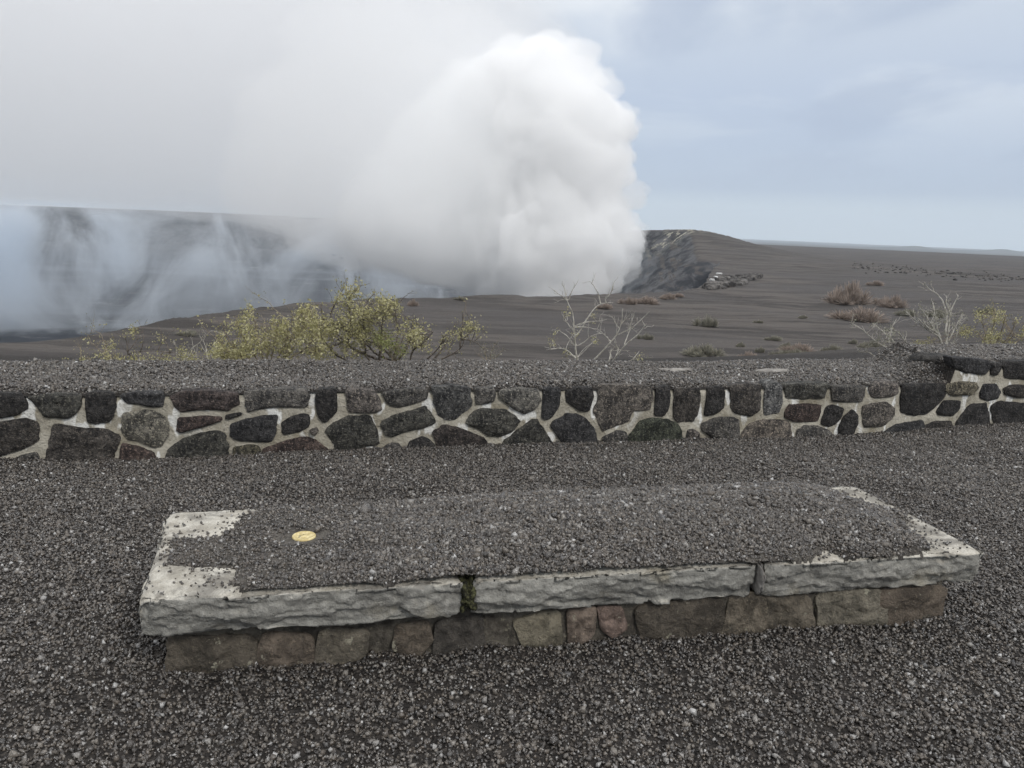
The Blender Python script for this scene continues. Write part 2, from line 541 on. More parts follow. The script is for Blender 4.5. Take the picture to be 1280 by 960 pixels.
th_f = np.radians(np.arange(-42, 42.01, .13))
th_c = np.radians(np.arange(46, 314.1, 4.0))
ths = np.concatenate([th_f, th_c])
thw = (ths + math.pi) % (2 * math.pi) - math.pi
def smooth_th(f):
    return np.mean([f(np.clip(thw + R(q_), -3.1, 3.1)) for q_ in np.linspace(-2.2, 2.2, 23)], 0)


rn, fn = smooth_th(rim_r), smooth_th(far_r)
fn = np.maximum(fn, rn + 30)
cols = []
seg = [np.linspace(.05, 9.5, 150)[None] * np.ones((len(ths), 1))]
def lerp(a, b, n, end=False): return a[:, None] + (b - a)[:, None] * np.linspace(0, 1, n, endpoint=end)[None]
def geo_(a, b, n, end=False): return a[:, None] * (b / a)[:, None] ** np.linspace(0, 1, n, endpoint=end)[None]
o1 = np.ones(len(ths))
drop = np.minimum(rn + 100, rn + (fn - rn) * .4)
seg += [geo_(o1 * 9.6, rn, 210), lerp(rn, drop, 50), geo_(drop, np.maximum(fn - 190, drop + 1), 90), lerp(np.maximum(fn - 190, drop + 1), fn, 70),
        geo_(fn, fn + 60, 22), geo_(fn + 60, o1 * 14500, 90, True)]
RR = np.concatenate(seg, 1)
nr = RR.shape[1]
X = RR * np.sin(ths)[:, None]; Y = RR * np.cos(ths)[:, None]
Z = height(X, Y)
V = np.stack([X, Y, Z], -1).reshape(-1, 3)
fc = grid_faces(len(ths), nr, True)
cen = len(V); V = np.concatenate([V, [[0, 0, float(height(np.array([0.]), np.array([.02]))[0])]]])
i = np.arange(len(ths)); tri = np.stack([np.full(len(ths), cen), ((i + 1) % len(ths)) * nr, i * nr], -1)
ground = mesh_obj('ground', V, [fc[:, ::-1], tri[:, ::-1]], M['terrain'], smooth=True)
tag(ground, 'dark cinder ground running from the lookout over the plain into the crater', 'ground', kind='structure')

# ------------------------------------------------------------------ cinder grains
_ph = (1 + 5 ** .5) / 2
ICO_V = np.array([(-1, _ph, 0), (1, _ph, 0), (-1, -_ph, 0), (1, -_ph, 0), (0, -1, _ph), (0, 1, _ph), (0, -1, -_ph), (0, 1, -_ph), (_ph, 0, -1), (_ph, 0, 1), (-_ph, 0, -1), (-_ph, 0, 1)]) / 1.902
ICO_F = np.array([(0, 11, 5), (0, 5, 1), (0, 1, 7), (0, 7, 10), (0, 10, 11), (1, 5, 9), (5, 11, 4), (11, 10, 2), (10, 7, 6), (7, 1, 8), (3, 9, 4), (3, 4, 2), (3, 2, 6), (3, 6, 8), (3, 8, 9), (4, 9, 5), (2, 4, 11), (6, 2, 10), (8, 6, 7), (9, 8, 1)])
OCT_V = np.array([(1, 0, 0), (-1, 0, 0), (0, 1, 0), (0, -1, 0), (0, 0, 1), (0, 0, -1)], float)
OCT_F = np.array([(0, 2, 4), (2, 1, 4), (1, 3, 4), (3, 0, 4), (2, 0, 5), (1, 2, 5), (3, 1, 5), (0, 3, 5)])


def grains(pts, size, seed, base='ico'):
    rs = np.random.RandomState(seed); n = len(pts)
    bv, bf = (ICO_V, ICO_F) if base == 'ico' else (OCT_V, OCT_F)
    K = 40
    proto = (bv[None] + rs.uniform(-.28, .28, (K, len(bv), 3))) * (1 + rs.uniform(-.30, .30, (K, len(bv), 1))) * np.exp(rs.uniform(-.33, .33, (K, 1, 3)))
    v = proto[rs.randint(0, K, n)]
    q = rs.normal(size=(n, 4)); q /= np.linalg.norm(q, axis=1)[:, None]
    w, x, y, z = q.T
    Rm = np.stack([1 - 2 * (y * y + z * z), 2 * (x * y - z * w), 2 * (x * z + y * w), 2 * (x * y + z * w), 1 - 2 * (x * x + z * z), 2 * (y * z - x * w),
                   2 * (x * z - y * w), 2 * (y * z + x * w), 1 - 2 * (x * x + y * y)], -1).reshape(n, 3, 3)
    v = np.einsum('nij,nkj->nki', Rm, v) * (size * .5)[:, None, None] + pts[:, None]
    f = bf[None] + (np.arange(n) * len(bv))[:, None, None]
    return v.reshape(-1, 3), f.reshape(-1, 3)


def sizes(rs, n, mean):
    s = mean * np.exp(rs.normal(0, .30, n))
    big = rs.random_sample(n) < .006
    s[big] *= rs.uniform(1.3, 1.9, big.sum())
    return s


# bench top corners (top plane z = BH)
BH, BT = .34, .155
FL, FR = np.array([-1.224, 2.345]), np.array([2.038, 3.054])
BL, BR = np.array([-1.475, 3.133]), np.array([1.847, 3.885])


def bench_xy(a, b):
    a = np.asarray(a)[..., None]; b = np.asarray(b)[..., None]
    return (1 - b) * ((1 - a) * FL + a * FR) + b * ((1 - a) * BL + a * BR)


def bench_ab(x, y):
    a = np.full(np.shape(x), .5); b = np.full(np.shape(x), .5)
    for _ in range(12):
        p = bench_xy(a, b); ex, ey = x - p[..., 0], y - p[..., 1]
        da = ((1 - b)[..., None] * (FR - FL) + b[..., None] * (BR - BL)); db = ((1 - a)[..., None] * (BL - FL) + a[..., None] * (BR - FR))
        det = da[..., 0] * db[..., 1] - da[..., 1] * db[..., 0]
        a = a + (ex * db[..., 1] - ey * db[..., 0]) / det; b = b + (da[..., 0] * ey - da[..., 1] * ex) / det
    return a, b


rs = np.random.RandomState(3)
# candidates in a wedge a little wider than the view
n = 740000
x = rs.uniform(-6.2, 7.6, n); y = rs.uniform(1.0, 7.8, n)
keep = (np.abs(x) < .82 * y + 1.9) & (wall_dist(x, y) < .03)
a_, b_ = bench_ab(x, y)
keep &= ~((a_ > .03) & (a_ < .97) & (b_ > .14) & (b_ < .9))
x, y = x[keep], y[keep]
r = np.hypot(x, y)
s = sizes(rs, len(x), .0107)
z = near_height(x, y) + s * rs.uniform(.02, .50, len(x))
nearm = r < 4.3
v1, f1 = grains(np.stack([x, y, z], -1)[nearm], s[nearm] * 1.12, 11, 'oct')
v2, f2 = grains(np.stack([x, y, z], -1)[~nearm], s[~nearm] * 1.1, 12, 'oct')
gr = mesh_obj('cinder_gravel', np.concatenate([v1, v2]), np.concatenate([f1, f2 + len(v1)]), M['grain'])
tag(gr, 'loose dark grey cinder gravel covering the ground around the bench', 'gravel', kind='stuff')
print('ground grains', len(x))

# ------------------------------------------------------------------ polygons and relief stones
def resample(poly, n):
    p = np.asarray(poly, float)
    for _ in range(2):
        q = np.roll(p, -1, 0); p = np.stack([.90 * p + .10 * q, .10 * p + .90 * q], 1).reshape(-1, 2)
    q = np.concatenate([p, p[:1]]); L = np.concatenate([[0], np.cumsum(np.linalg.norm(np.diff(q, axis=0), axis=1))])
    s = np.linspace(0, L[-1], n, endpoint=False)
    return np.stack([np.interp(s, L, q[:, 0]), np.interp(s, L, q[:, 1])], -1)


def relief_stone(poly, to_world, seed, bulge, rough, back=.09, n=56, rings=13):
    """poly in face coordinates (metres); to_world(p2, depth) -> xyz; returns verts, faces"""
    p = resample(poly, n); c = p.mean(0)
    nz = fbm(np.concatenate([p * 21, np.full((n, 1), seed * 3.7)], 1), 4, .65)
    d = p - c; p = c + d * (1.075 + .13 * nz[:, None])
    ts = np.sin(np.linspace(0.04, 1, rings) * math.pi / 2)
    P = c + (p - c)[None] * ts[:, None, None]                                  # rings, n, 2
    q = np.concatenate([P * 9, np.full(P.shape[:2] + (1,), seed * 1.31)], -1)
    prof = (1 - ts ** 5)[:, None]
    relief = bulge * (.35 + .65 * prof) + rough * (fbm(q, 4, .6) * 1.3 + .5 * billow(q * 2.2, 3) - .2) * (.3 + .7 * prof)
    tilt = np.random.RandomState(seed).uniform(-.06, .06, 2)
    relief = relief + ((P - c) @ tilt) * prof
    P2 = np.concatenate([P, (c + (p - c) * 1.0)[None], (c + (p - c) * .97)[None]], 0)
    D = np.concatenate([relief, np.full((1, n), -.01), np.full((1, n), -back)], 0)
    W = to_world(P2, D)
    nr_ = len(P2)
    v = np.transpose(W, (1, 0, 2)).reshape(-1, 3)
    f = grid_faces(n, nr_, True)
    v = np.concatenate([v, [W[0].mean(0), W[-1].mean(0)]])
    i = np.arange(n); j = (i + 1) % n
    t1 = np.stack([np.full(n, n * nr_), j * nr_, i * nr_], -1); t2 = np.stack([np.full(n, n * nr_ + 1), i * nr_ + nr_ - 1, j * nr_ + nr_ - 1], -1)
    return v, [f[:, ::-1], t1[:, ::-1], t2[:, ::-1]]


def wall_world(P, D):
    x = P[..., 0]; nn = wall_n(x)
    return np.stack([x + nn[..., 0] * D, wall_y(x) + nn[..., 1] * D, P[..., 1]], -1)


K_, BR_, RD, GY, GG, PL_, BB, PK = (.040, .038, .038), (.066, .058, .052), (.085, .056, .048), (.105, .100, .093), (.070, .070, .061), (.205, .195, .155), (.044, .045, .050), (.140, .122, .110)
# outlines traced per crop: origin x, origin y, [(colour, relief, outline, label)]
STONES = [
 (0, 470, [
  (K_, 1, [(-60, 140), (150, 145), (215, 215), (215, 260), (120, 310), (0, 330), (-60, 330)], None),
  (GG, 1.6, [(240, 170), (420, 145), (640, 150), (650, 230), (600, 300), (540, 330), (370, 320), (310, 240)], 'lumpy mossy black stone in the top course'),
  (K_, .8, [(690, 145), (780, 130), (910, 145), (930, 230), (890, 350), (770, 380), (705, 360), (690, 250)], None),
  (BB, .9, [(975, 150), (1090, 130), (1290, 132), (1302, 150), (1307, 240), (1212, 245), (1130, 225), (1020, 215)], None),
  (BR_, 1, [(-60, 385), (200, 345), (280, 370), (310, 430), (305, 510), (200, 570), (0, 635), (-60, 650)], None),
  (BR_, 1.2, [(450, 390), (600, 415), (700, 430), (830, 425), (940, 480), (945, 530), (890, 650), (860, 700), (370, 710), (400, 560), (425, 440)], None),
  (PL_, 1.1, [(990, 310), (1060, 285), (1180, 275), (1290, 310), (1345, 400), (1340, 480), (1280, 560), (1210, 555), (1120, 520), (1040, 500), (985, 440)], 'pale olive grey rounded stone'),
  (RD, .8, [(985, 540), (1090, 560), (1230, 610), (1250, 720), (950, 720)], 'low reddish stone at the foot of the wall'),
  (GY, .7, [(110, 665), (180, 630), (290, 610), (310, 650), (300, 720), (100, 720)], None)]),
 (180, 470, [
  ((.062, .046, .044), 1, [(230, 160), (330, 125), (500, 120), (740, 135), (745, 230), (650, 270), (560, 265), (430, 265), (300, 285), (260, 240)], None),
  ((.085, .056, .05), .8, [(275, 335), (480, 320), (610, 325), (625, 350), (500, 395), (300, 450), (270, 435)], None),
  (K_, .5, [(655, 310), (770, 290), (790, 305), (680, 345), (655, 340)], None),
  (GY, .8, [(820, 130), (960, 110), (1307, 105), (1310, 230), (1280, 245), (1050, 245), (900, 265), (845, 285), (825, 220)], None),
  (BB, .9, [(700, 390), (790, 355), (960, 320), (1050, 315), (1060, 340), (1050, 440), (1020, 515), (950, 520), (760, 510), (705, 470)], None),
  (K_, .8, [(1105, 370), (1180, 325), (1260, 305), (1310, 310), (1322, 350), (1318, 400), (1250, 440), (1130, 465), (1110, 450)], None),
  (GG, 1, [(200, 590), (330, 500), (470, 455), (580, 440), (640, 470), (660, 560), (670, 700), (440, 720), (180, 710)], None),
  ((.10, .09, .055), .7, [(720, 570), (850, 550), (910, 560), (930, 600), (930, 680), (710, 680)], None),
  (RD, .9, [(960, 590), (1060, 550), (1150, 515), (1260, 490), (1330, 500), (1400, 540), (1470, 590), (1490, 670), (960, 680)], 'dark red stone half buried in the cinders')]),
 (360, 470, [
  (K_, .9, [(235, 110), (370, 105), (385, 150), (390, 280), (320, 350), (290, 365), (250, 330), (225, 250), (220, 180)], None),
  (PK, .7, [(470, 105), (680, 110), (720, 170), (745, 260), (690, 290), (500, 285), (480, 240)], None),
  (GY, .8, [(755, 130), (1000, 100), (1100, 110), (1110, 180), (1000, 220), (880, 250), (820, 235), (780, 190)], None),
  (GG, 1.2, [(305, 440), (360, 380), (480, 325), (650, 320), (690, 400), (715, 480), (715, 540), (600, 560), (420, 585), (390, 580), (375, 530)], None),
  (GG, 1, [(745, 370), (870, 305), (980, 280), (1090, 250), (1130, 290), (1175, 370), (1080, 410), (940, 440), (840, 480), (790, 470)], None),
  (GY, .6, [(775, 560), (830, 535), (890, 545), (915, 590), (920, 670), (760, 670)], None),
  (K_, .9, [(970, 525), (1060, 490), (1110, 495), (1170, 550), (1190, 640), (950, 640)], None),
  (PK, .5, [(175, 430), (230, 410), (245, 440), (215, 475), (185, 460)], None)]),
 (540, 470, [
  ((.075, .078, .08), 1, [(10, 95), (180, 85), (295, 100), (305, 160), (310, 240), (240, 290), (190, 335), (120, 350), (50, 300), (20, 200)], None),
  (GY, .7, [(345, 100), (495, 95), (505, 150), (490, 200), (430, 215), (350, 225)], None),
  ((.135, .132, .118), .9, [(545, 120), (700, 100), (850, 110), (860, 200), (820, 260), (740, 295), (670, 270), (590, 210), (545, 170)], 'grey stone spotted with lichen'),
  (BB, .7, [(895, 100), (1020, 100), (1025, 150), (1010, 250), (950, 330), (910, 345), (880, 320), (880, 220)], None),
  (K_, 1.5, [(1070, 130), (1140, 95), (1280, 90), (1285, 160), (1282, 180), (1250, 280), (1180, 270), (1080, 210)], None),
  (GG, 1.6, [(280, 350), (370, 265), (590, 270), (640, 310), (690, 360), (640, 440), (540, 475), (440, 470), (360, 410), (290, 385)], 'lumpy diamond shaped dark stone'),
  ((.062, .05, .046), .9, [(10, 450), (110, 390), (250, 430), (400, 490), (430, 530), (400, 620), (60, 620), (40, 530)], None),
  (GG, 1, [(590, 510), (720, 410), (790, 360), (840, 355), (880, 420), (940, 510), (970, 620), (540, 620)], None),
  (BB, .9, [(945, 400), (1060, 320), (1150, 305), (1230, 350), (1290, 430), (1312, 520), (1330, 640), (1100, 640), (1040, 520)], None)]),
 (720, 460, [
  ((.125, .11, .095), .9, [(190, 140), (420, 145), (590, 155), (595, 230), (590, 320), (550, 340), (440, 340), (420, 420), (330, 450), (230, 490), (200, 470), (150, 350), (185, 250)], 'large brownish grey stone notched at its lower corner'),
  (K_, .6, [(645, 155), (745, 150), (750, 220), (740, 320), (700, 375), (630, 375), (630, 300)], None),
  ((.055, .066, .044), .9, [(440, 530), (520, 430), (620, 405), (740, 415), (820, 470), (830, 530), (840, 640), (430, 640)], 'dark green mossy stone at the foot of the wall'),
  (BR_, 1, [(795, 170), (980, 165), (990, 250), (970, 360), (930, 420), (820, 425), (785, 390), (785, 280)], None),
  (K_, .9, [(1055, 160), (1170, 150), (1185, 200), (1180, 310), (1120, 360), (1030, 375), (1040, 290)], None),
  (GY, 1, [(1010, 450), (1110, 400), (1250, 395), (1292, 416), (1297, 496), (1290, 580), (1150, 590), (1010, 500)], None),
  (PK, .5, [(890, 500), (940, 490), (985, 520), (990, 620), (870, 620)], None),
  (GY, .6, [(220, 550), (330, 500), (390, 510), (410, 560), (410, 640), (200, 640)], None)]),
 (900, 450, [
  (BR_, .9, [(85, 210), (200, 195), (310, 205), (315, 300), (305, 400), (240, 440), (160, 430), (95, 400), (90, 300)], None),
  ((.125, .13, .135), .7, [(365, 180), (430, 170), (490, 205), (495, 320), (470, 420), (350, 430), (355, 320)], 'upright blue grey stone'),
  (GG, 1.6, [(530, 200), (660, 185), (860, 185), (860, 220), (830, 270), (820, 300), (640, 310), (535, 295)], None),
  (GY, .8, [(895, 205), (1150, 205), (1145, 260), (1125, 330), (1000, 330), (900, 325)], None),
  (RD, .8, [(525, 430), (550, 360), (700, 350), (805, 360), (790, 420), (770, 490), (600, 490), (530, 460)], 'red brown oblong stone'),
  (K_, 1.1, [(815, 470), (850, 380), (900, 360), (980, 390), (970, 450), (920, 510), (860, 530), (815, 510)], None),
  (K_, 1.1, [(955, 530), (990, 460), (1050, 400), (1100, 450), (1090, 520), (1050, 620), (950, 620)], None),
  ((.16, .135, .11), .8, [(190, 580), (250, 510), (350, 480), (540, 490), (555, 550), (560, 680), (170, 680)], 'tan stone low in the wall'),
  (GY, .8, [(625, 560), (680, 525), (780, 530), (880, 570), (910, 680), (610, 680)], None)]),
 (1080, 420, [
  (PK, .8, [(45, 420), (120, 375), (215, 360), (260, 385), (265, 460), (200, 485), (80, 490), (50, 460)], None),
  ((.13, .115, .10), 1, [(-5, 560), (60, 545), (170, 530), (240, 580), (235, 640), (150, 715), (0, 725), (-10, 640)], None),
  (K_, 1.2, [(305, 390), (640, 385), (630, 480), (560, 560), (490, 620), (370, 625), (300, 600), (300, 500)], None),
  ((.13, .115, .075), .9, [(660, 390), (760, 365), (890, 370), (900, 420), (850, 470), (690, 470), (655, 440)], None),
  (K_, .7, [(580, 600), (640, 515), (770, 520), (750, 590), (700, 640), (600, 630)], None),
  (BB, 1, [(700, 170), (800, 175), (990, 195), (1000, 250), (960, 305), (800, 290), (730, 250)], None),
  (K_, .8, [(1015, 215), (1090, 215), (1085, 270), (1050, 315), (1010, 305)], None),
  (K_, 1, [(1125, 240), (1160, 205), (1400, 200), (1400, 330), (1280, 345), (1130, 330)], None),
  (BB, .8, [(930, 440), (960, 385), (1050, 385), (1085, 440), (1060, 500), (990, 515), (930, 495)], None),
  (BR_, .8, [(1120, 420), (1180, 390), (1400, 395), (1400, 490), (1200, 490), (1130, 465)], None),
  (K_, .8, [(740, 690), (850, 550), (970, 545), (990, 620), (1000, 770), (720, 780)], None),
  (K_, .8, [(1020, 570), (1080, 525), (1300, 545), (1420, 550), (1420, 760), (1080, 760), (1040, 660)], None),
  (BB, .7, [(170, 760), (250, 710), (460, 675), (470, 720), (470, 840), (160, 840)], None),
  (BR_, .6, [(480, 720), (560, 685), (690, 680), (710, 790), (470, 790)], None)]),
]

wall = empty('stone_wall', (0.3, 5.6, 0))
tag(wall, 'long low wall of dark lava stones set in pale mortar behind the bench', 'wall')
k = 0
RAISE_X = float(on_wall(1192, 470)[0])
for (ox, oy, lst) in STONES:
    for (colr, rel, out, lab) in lst:
        k += 1
        o2 = np.asarray(out, float) / 6.4 + (ox, oy)
        px, pz = on_wall(o2[:, 0], o2[:, 1])
        v, f = relief_stone(np.stack([px, pz], -1), wall_world, k, .018 + .007 * (k % 3), .019 * rel)
        c0 = v.mean(0)
        st = mesh_obj('wall_stone', v, f, M['stone'], wall, True, loc=c0)
        j = np.random.RandomState(k).uniform(.85, 1.15)
        lum = (colr[0] + colr[1] + colr[2]) / 3; st.color = tuple(1.12 * j * (.62 * c_ + .38 * lum * w_) for c_, w_ in zip(colr, (1.03, 1.0, .96))) + (1,)
        if lab: st['label'] = lab
# stones past both ends of the frame
for (x0, flip) in ((-4.36, 0), (-3.84, 1), (5.08, 0), (5.56, 1), (6.04, 0)):
    for (zz, hh) in ((.07, .17), (.30, .19)) + (((.52, .16),) if x0 > 0 else ()):
        k += 1
        rr_ = np.random.RandomState(k)
        w = rr_.uniform(.38, .47)
        poly = np.array([(0, 0), (w * .5, -.02), (w, .01), (w + .01, hh * .6), (w * .9, hh), (w * .4, hh + .01), (.02, hh * .9)]) + rr_.uniform(-.02, .02, (7, 2)) + (x0, zz)
        v, f = relief_stone(poly, wall_world, k, .022, .011)
        st = mesh_obj('wall_stone', v, f, M['stone'], wall, True, loc=v.mean(0)); st.color = (.05, .047, .045, 1)

# mortar core: front sheet with relief, top, back
xs = np.arange(-5.0, 6.91, .03)
_rx = RAISE_X


def top_of_wall(x): return wall_top_z(np.clip(x, -4.2, 5)) + .150 * sstep(_rx - .015, _rx + .015, x)


tz = top_of_wall(xs)
zt = np.linspace(0, 1, 22)
tz = tz - .030
Pz = -.25 + (tz[:, None] + .25) * zt[None]
Px = np.repeat(xs[:, None], len(zt), 1)
q = np.stack([Px * 7, Pz * 7, Px * 0], -1)
D = -.003 + .020 * fbm(q, 5, .6) - .02 * sstep(.97, 1.0, zt)[None]
front = wall_world(np.stack([Px, Pz], -1), D)
top_b = wall_world(np.stack([xs, top_of_wall(xs - .34) - .06], -1), np.full(len(xs), -WALL_T)); bot_b = top_b.copy(); bot_b[:, 2] = -.25
prof = np.concatenate([front, wall_world(np.stack([xs, tz - .006], -1), np.full(len(xs), -.06))[:, None],
                       wall_world(np.stack([xs, top_of_wall(xs - .13) - .05], -1), np.full(len(xs), -.5))[:, None], top_b[:, None], bot_b[:, None]], 1)
npf = prof.shape[1]
v = prof.reshape(-1, 3); f = grid_faces(len(xs), npf)
cap1 = np.arange(npf)[None, :]; cap2 = (np.arange(npf) + (len(xs) - 1) * npf)[None, ::-1]
fcl = np.stack([np.arange(len(xs) - 1) * npf, np.arange(len(xs) - 1) * npf + npf - 1, np.arange(1, len(xs)) * npf + npf - 1, np.arange(1, len(xs)) * npf], -1)
mort = mesh_obj('mortar', v, [f, fcl[:, ::-1], cap1[:, ::-1], cap2[:, ::-1]], M['mortar'], wall, True)
# pale capping slabs showing through the cinders on the wall's back edge


def rock(name, c, size, mat, parent=None, seed=0, rough=.18, rot=0, flat=1.0, sub=3, smooth=True, sharp=.0):
    """irregular block: a displaced, squared-off sphere"""
    nu, nv = 14 * sub // 2, 8 * sub // 2
    uu = np.linspace(0, 2 * math.pi, nu, endpoint=False); vv = np.linspace(-math.pi / 2 + .02, math.pi / 2 - .02, nv)
    U, Vv = np.meshgrid(uu, vv, indexing='ij')
    p = np.stack([np.cos(Vv) * np.cos(U), np.cos(Vv) * np.sin(U), np.sin(Vv)], -1)
    p = p / (np.abs(p) ** 4).sum(-1, keepdims=True) ** .25 * .86
    p = p * (1 + rough * 1.6 * fbm(p * 1.6 + seed * 5.1, 4, .6)[..., None])
    p = p * np.asarray(size) * .5
    cr, sr = math.cos(rot), math.sin(rot)
    p = np.stack([p[..., 0] * cr - p[..., 1] * sr, p[..., 0] * sr + p[..., 1] * cr, p[..., 2]], -1)
    v = p.reshape(-1, 3); f = grid_faces(nu, nv, True)
    v = np.concatenate([v, [p[:, 0].mean(0), p[:, -1].mean(0)]])
    i = np.arange(nu); j = (i + 1) % nu
    ta = np.stack([np.full(nu, nu * nv), j * nv, i * nv], -1); tb = np.stack([np.full(nu, nu * nv + 1), i * nv + nv - 1, j * nv + nv - 1], -1)
    if name is None: return v + np.asarray(c), [f, ta, tb]
    return mesh_obj(name, v + np.asarray(c), [f, ta, tb], mat, parent, smooth, loc=np.asarray(c))


for (u, v_, w, s) in ((845, 459.5, .40, 1), (967, 461.0, .46, 2), (696, 463.5, .14, 3)):
    p = at_z(u, v_, .455)
    cp = rock('capping_slab', (p[0], p[1], .425), (w * .85, .13, .055), M['cap'], wall, s, .38, .25, sub=6)
    cp['label'] = 'pale pinkish capping slab bare of cinders'
# back corner block of the raised end
p = at_z(1166, 449, .57)
cb = rock('wall_stone', (p[0] + .03, p[1] + .06, .53), (.40, .34, .19), M['stone'], wall, 9, .12, .3, sub=6)
cb.color = (.05, .048, .046, 1)

# cinders lying on the wall
def wall_cover(x, d, xr):
    """height of cinders above the bare wall top"""
    n_ = fbm(p2(x * 1.7, d * 1.7, 6.), 3)
    t_ = .012 + .020 * n_ + .008 * np.sin(x * 1.7 + 1)
    t_ = t_ * sstep(-.0, .14, d) - .012 * sstep(.06, 0, d)
    t_ = t_ + .022 * np.exp(-((x - 2.75) / .5) ** 2) * sstep(.1, .6, d)
    ramp_ = .135 * np.exp(-((xr - _rx) / (.30 - .14 * sstep(.3, 1, d))) ** 2) * (xr < _rx) * sstep(.02, .25, d)
    return t_ + ramp_


xs2 = np.arange(-5.0, 6.9, .04); ds = np.linspace(.0, 1.65, 40)
XX, DD = np.meshgrid(xs2, ds, indexing='ij')


def cover_xyz(x, d, extra=0):
    nn = wall_n(x)
    bx, by = x - nn[..., 0] * d, wall_y(x) - nn[..., 1] * d
    left = sstep(.9, 2.0, -x) * .03
    xr = x - .36 * np.clip(d - .15, 0, 9)
    bz = top_of_wall(xr) - .012 + wall_cover(x, d, xr) - .55 * np.clip(d - 1.0, 0, 9) * sstep(.95, 1.3, d) + .03 * np.exp(-((x + 2.0) / .9) ** 2) * sstep(.5, 1.1, d) + extra
    return np.stack([bx, by, bz], -1)


W = cover_xyz(XX, DD)
cov_base = W.reshape(-1, 3)
fb = grid_faces(len(xs2), len(ds))
n = 120000
x = rs.uniform(-4.9, 6.6, n); d = rs.uniform(.02, 1.4, n)
s = sizes(rs, n, .0135)
bare = np.zeros(n, bool)
P = cover_xyz(x, d, 0)
for (u, v_, w) in ((845, 460, .15), (967, 461.5, .18), (696, 464, .05)):
    c0 = at_z(u, v_, .455); bare |= (((P[:, 0] - c0[0]) / w) ** 2 + ((P[:, 1] - c0[1]) / (.5 * w)) ** 2) < rs.uniform(.3, 1.2, n)
P[:, 2] += s * rs.uniform(.02, .50, n)
P = P[~bare]; s = s[~bare]
v2, f2 = grains(P, s, 21, 'oct')
cg = mesh_obj('cinder_cover', np.concatenate([cov_base, v2]), [fb, f2 + len(cov_base)], M['grain'])
cg.data.materials.append(M['terrain'])
mi = np.zeros(len(cg.data.polygons), np.int32); mi[:len(fb)] = 1; cg.data.polygons.foreach_set('material_index', mi)
tag(cg, 'layer of loose dark cinders lying along the top of the stone wall', 'cinders', kind='stuff')

# ------------------------------------------------------------------ bench
bench = empty('stone_bench', (.35, 3.1, 0))
tag(bench, 'low stone bench of three thick rough slabs on a mortared base, heaped with cinders', 'bench')


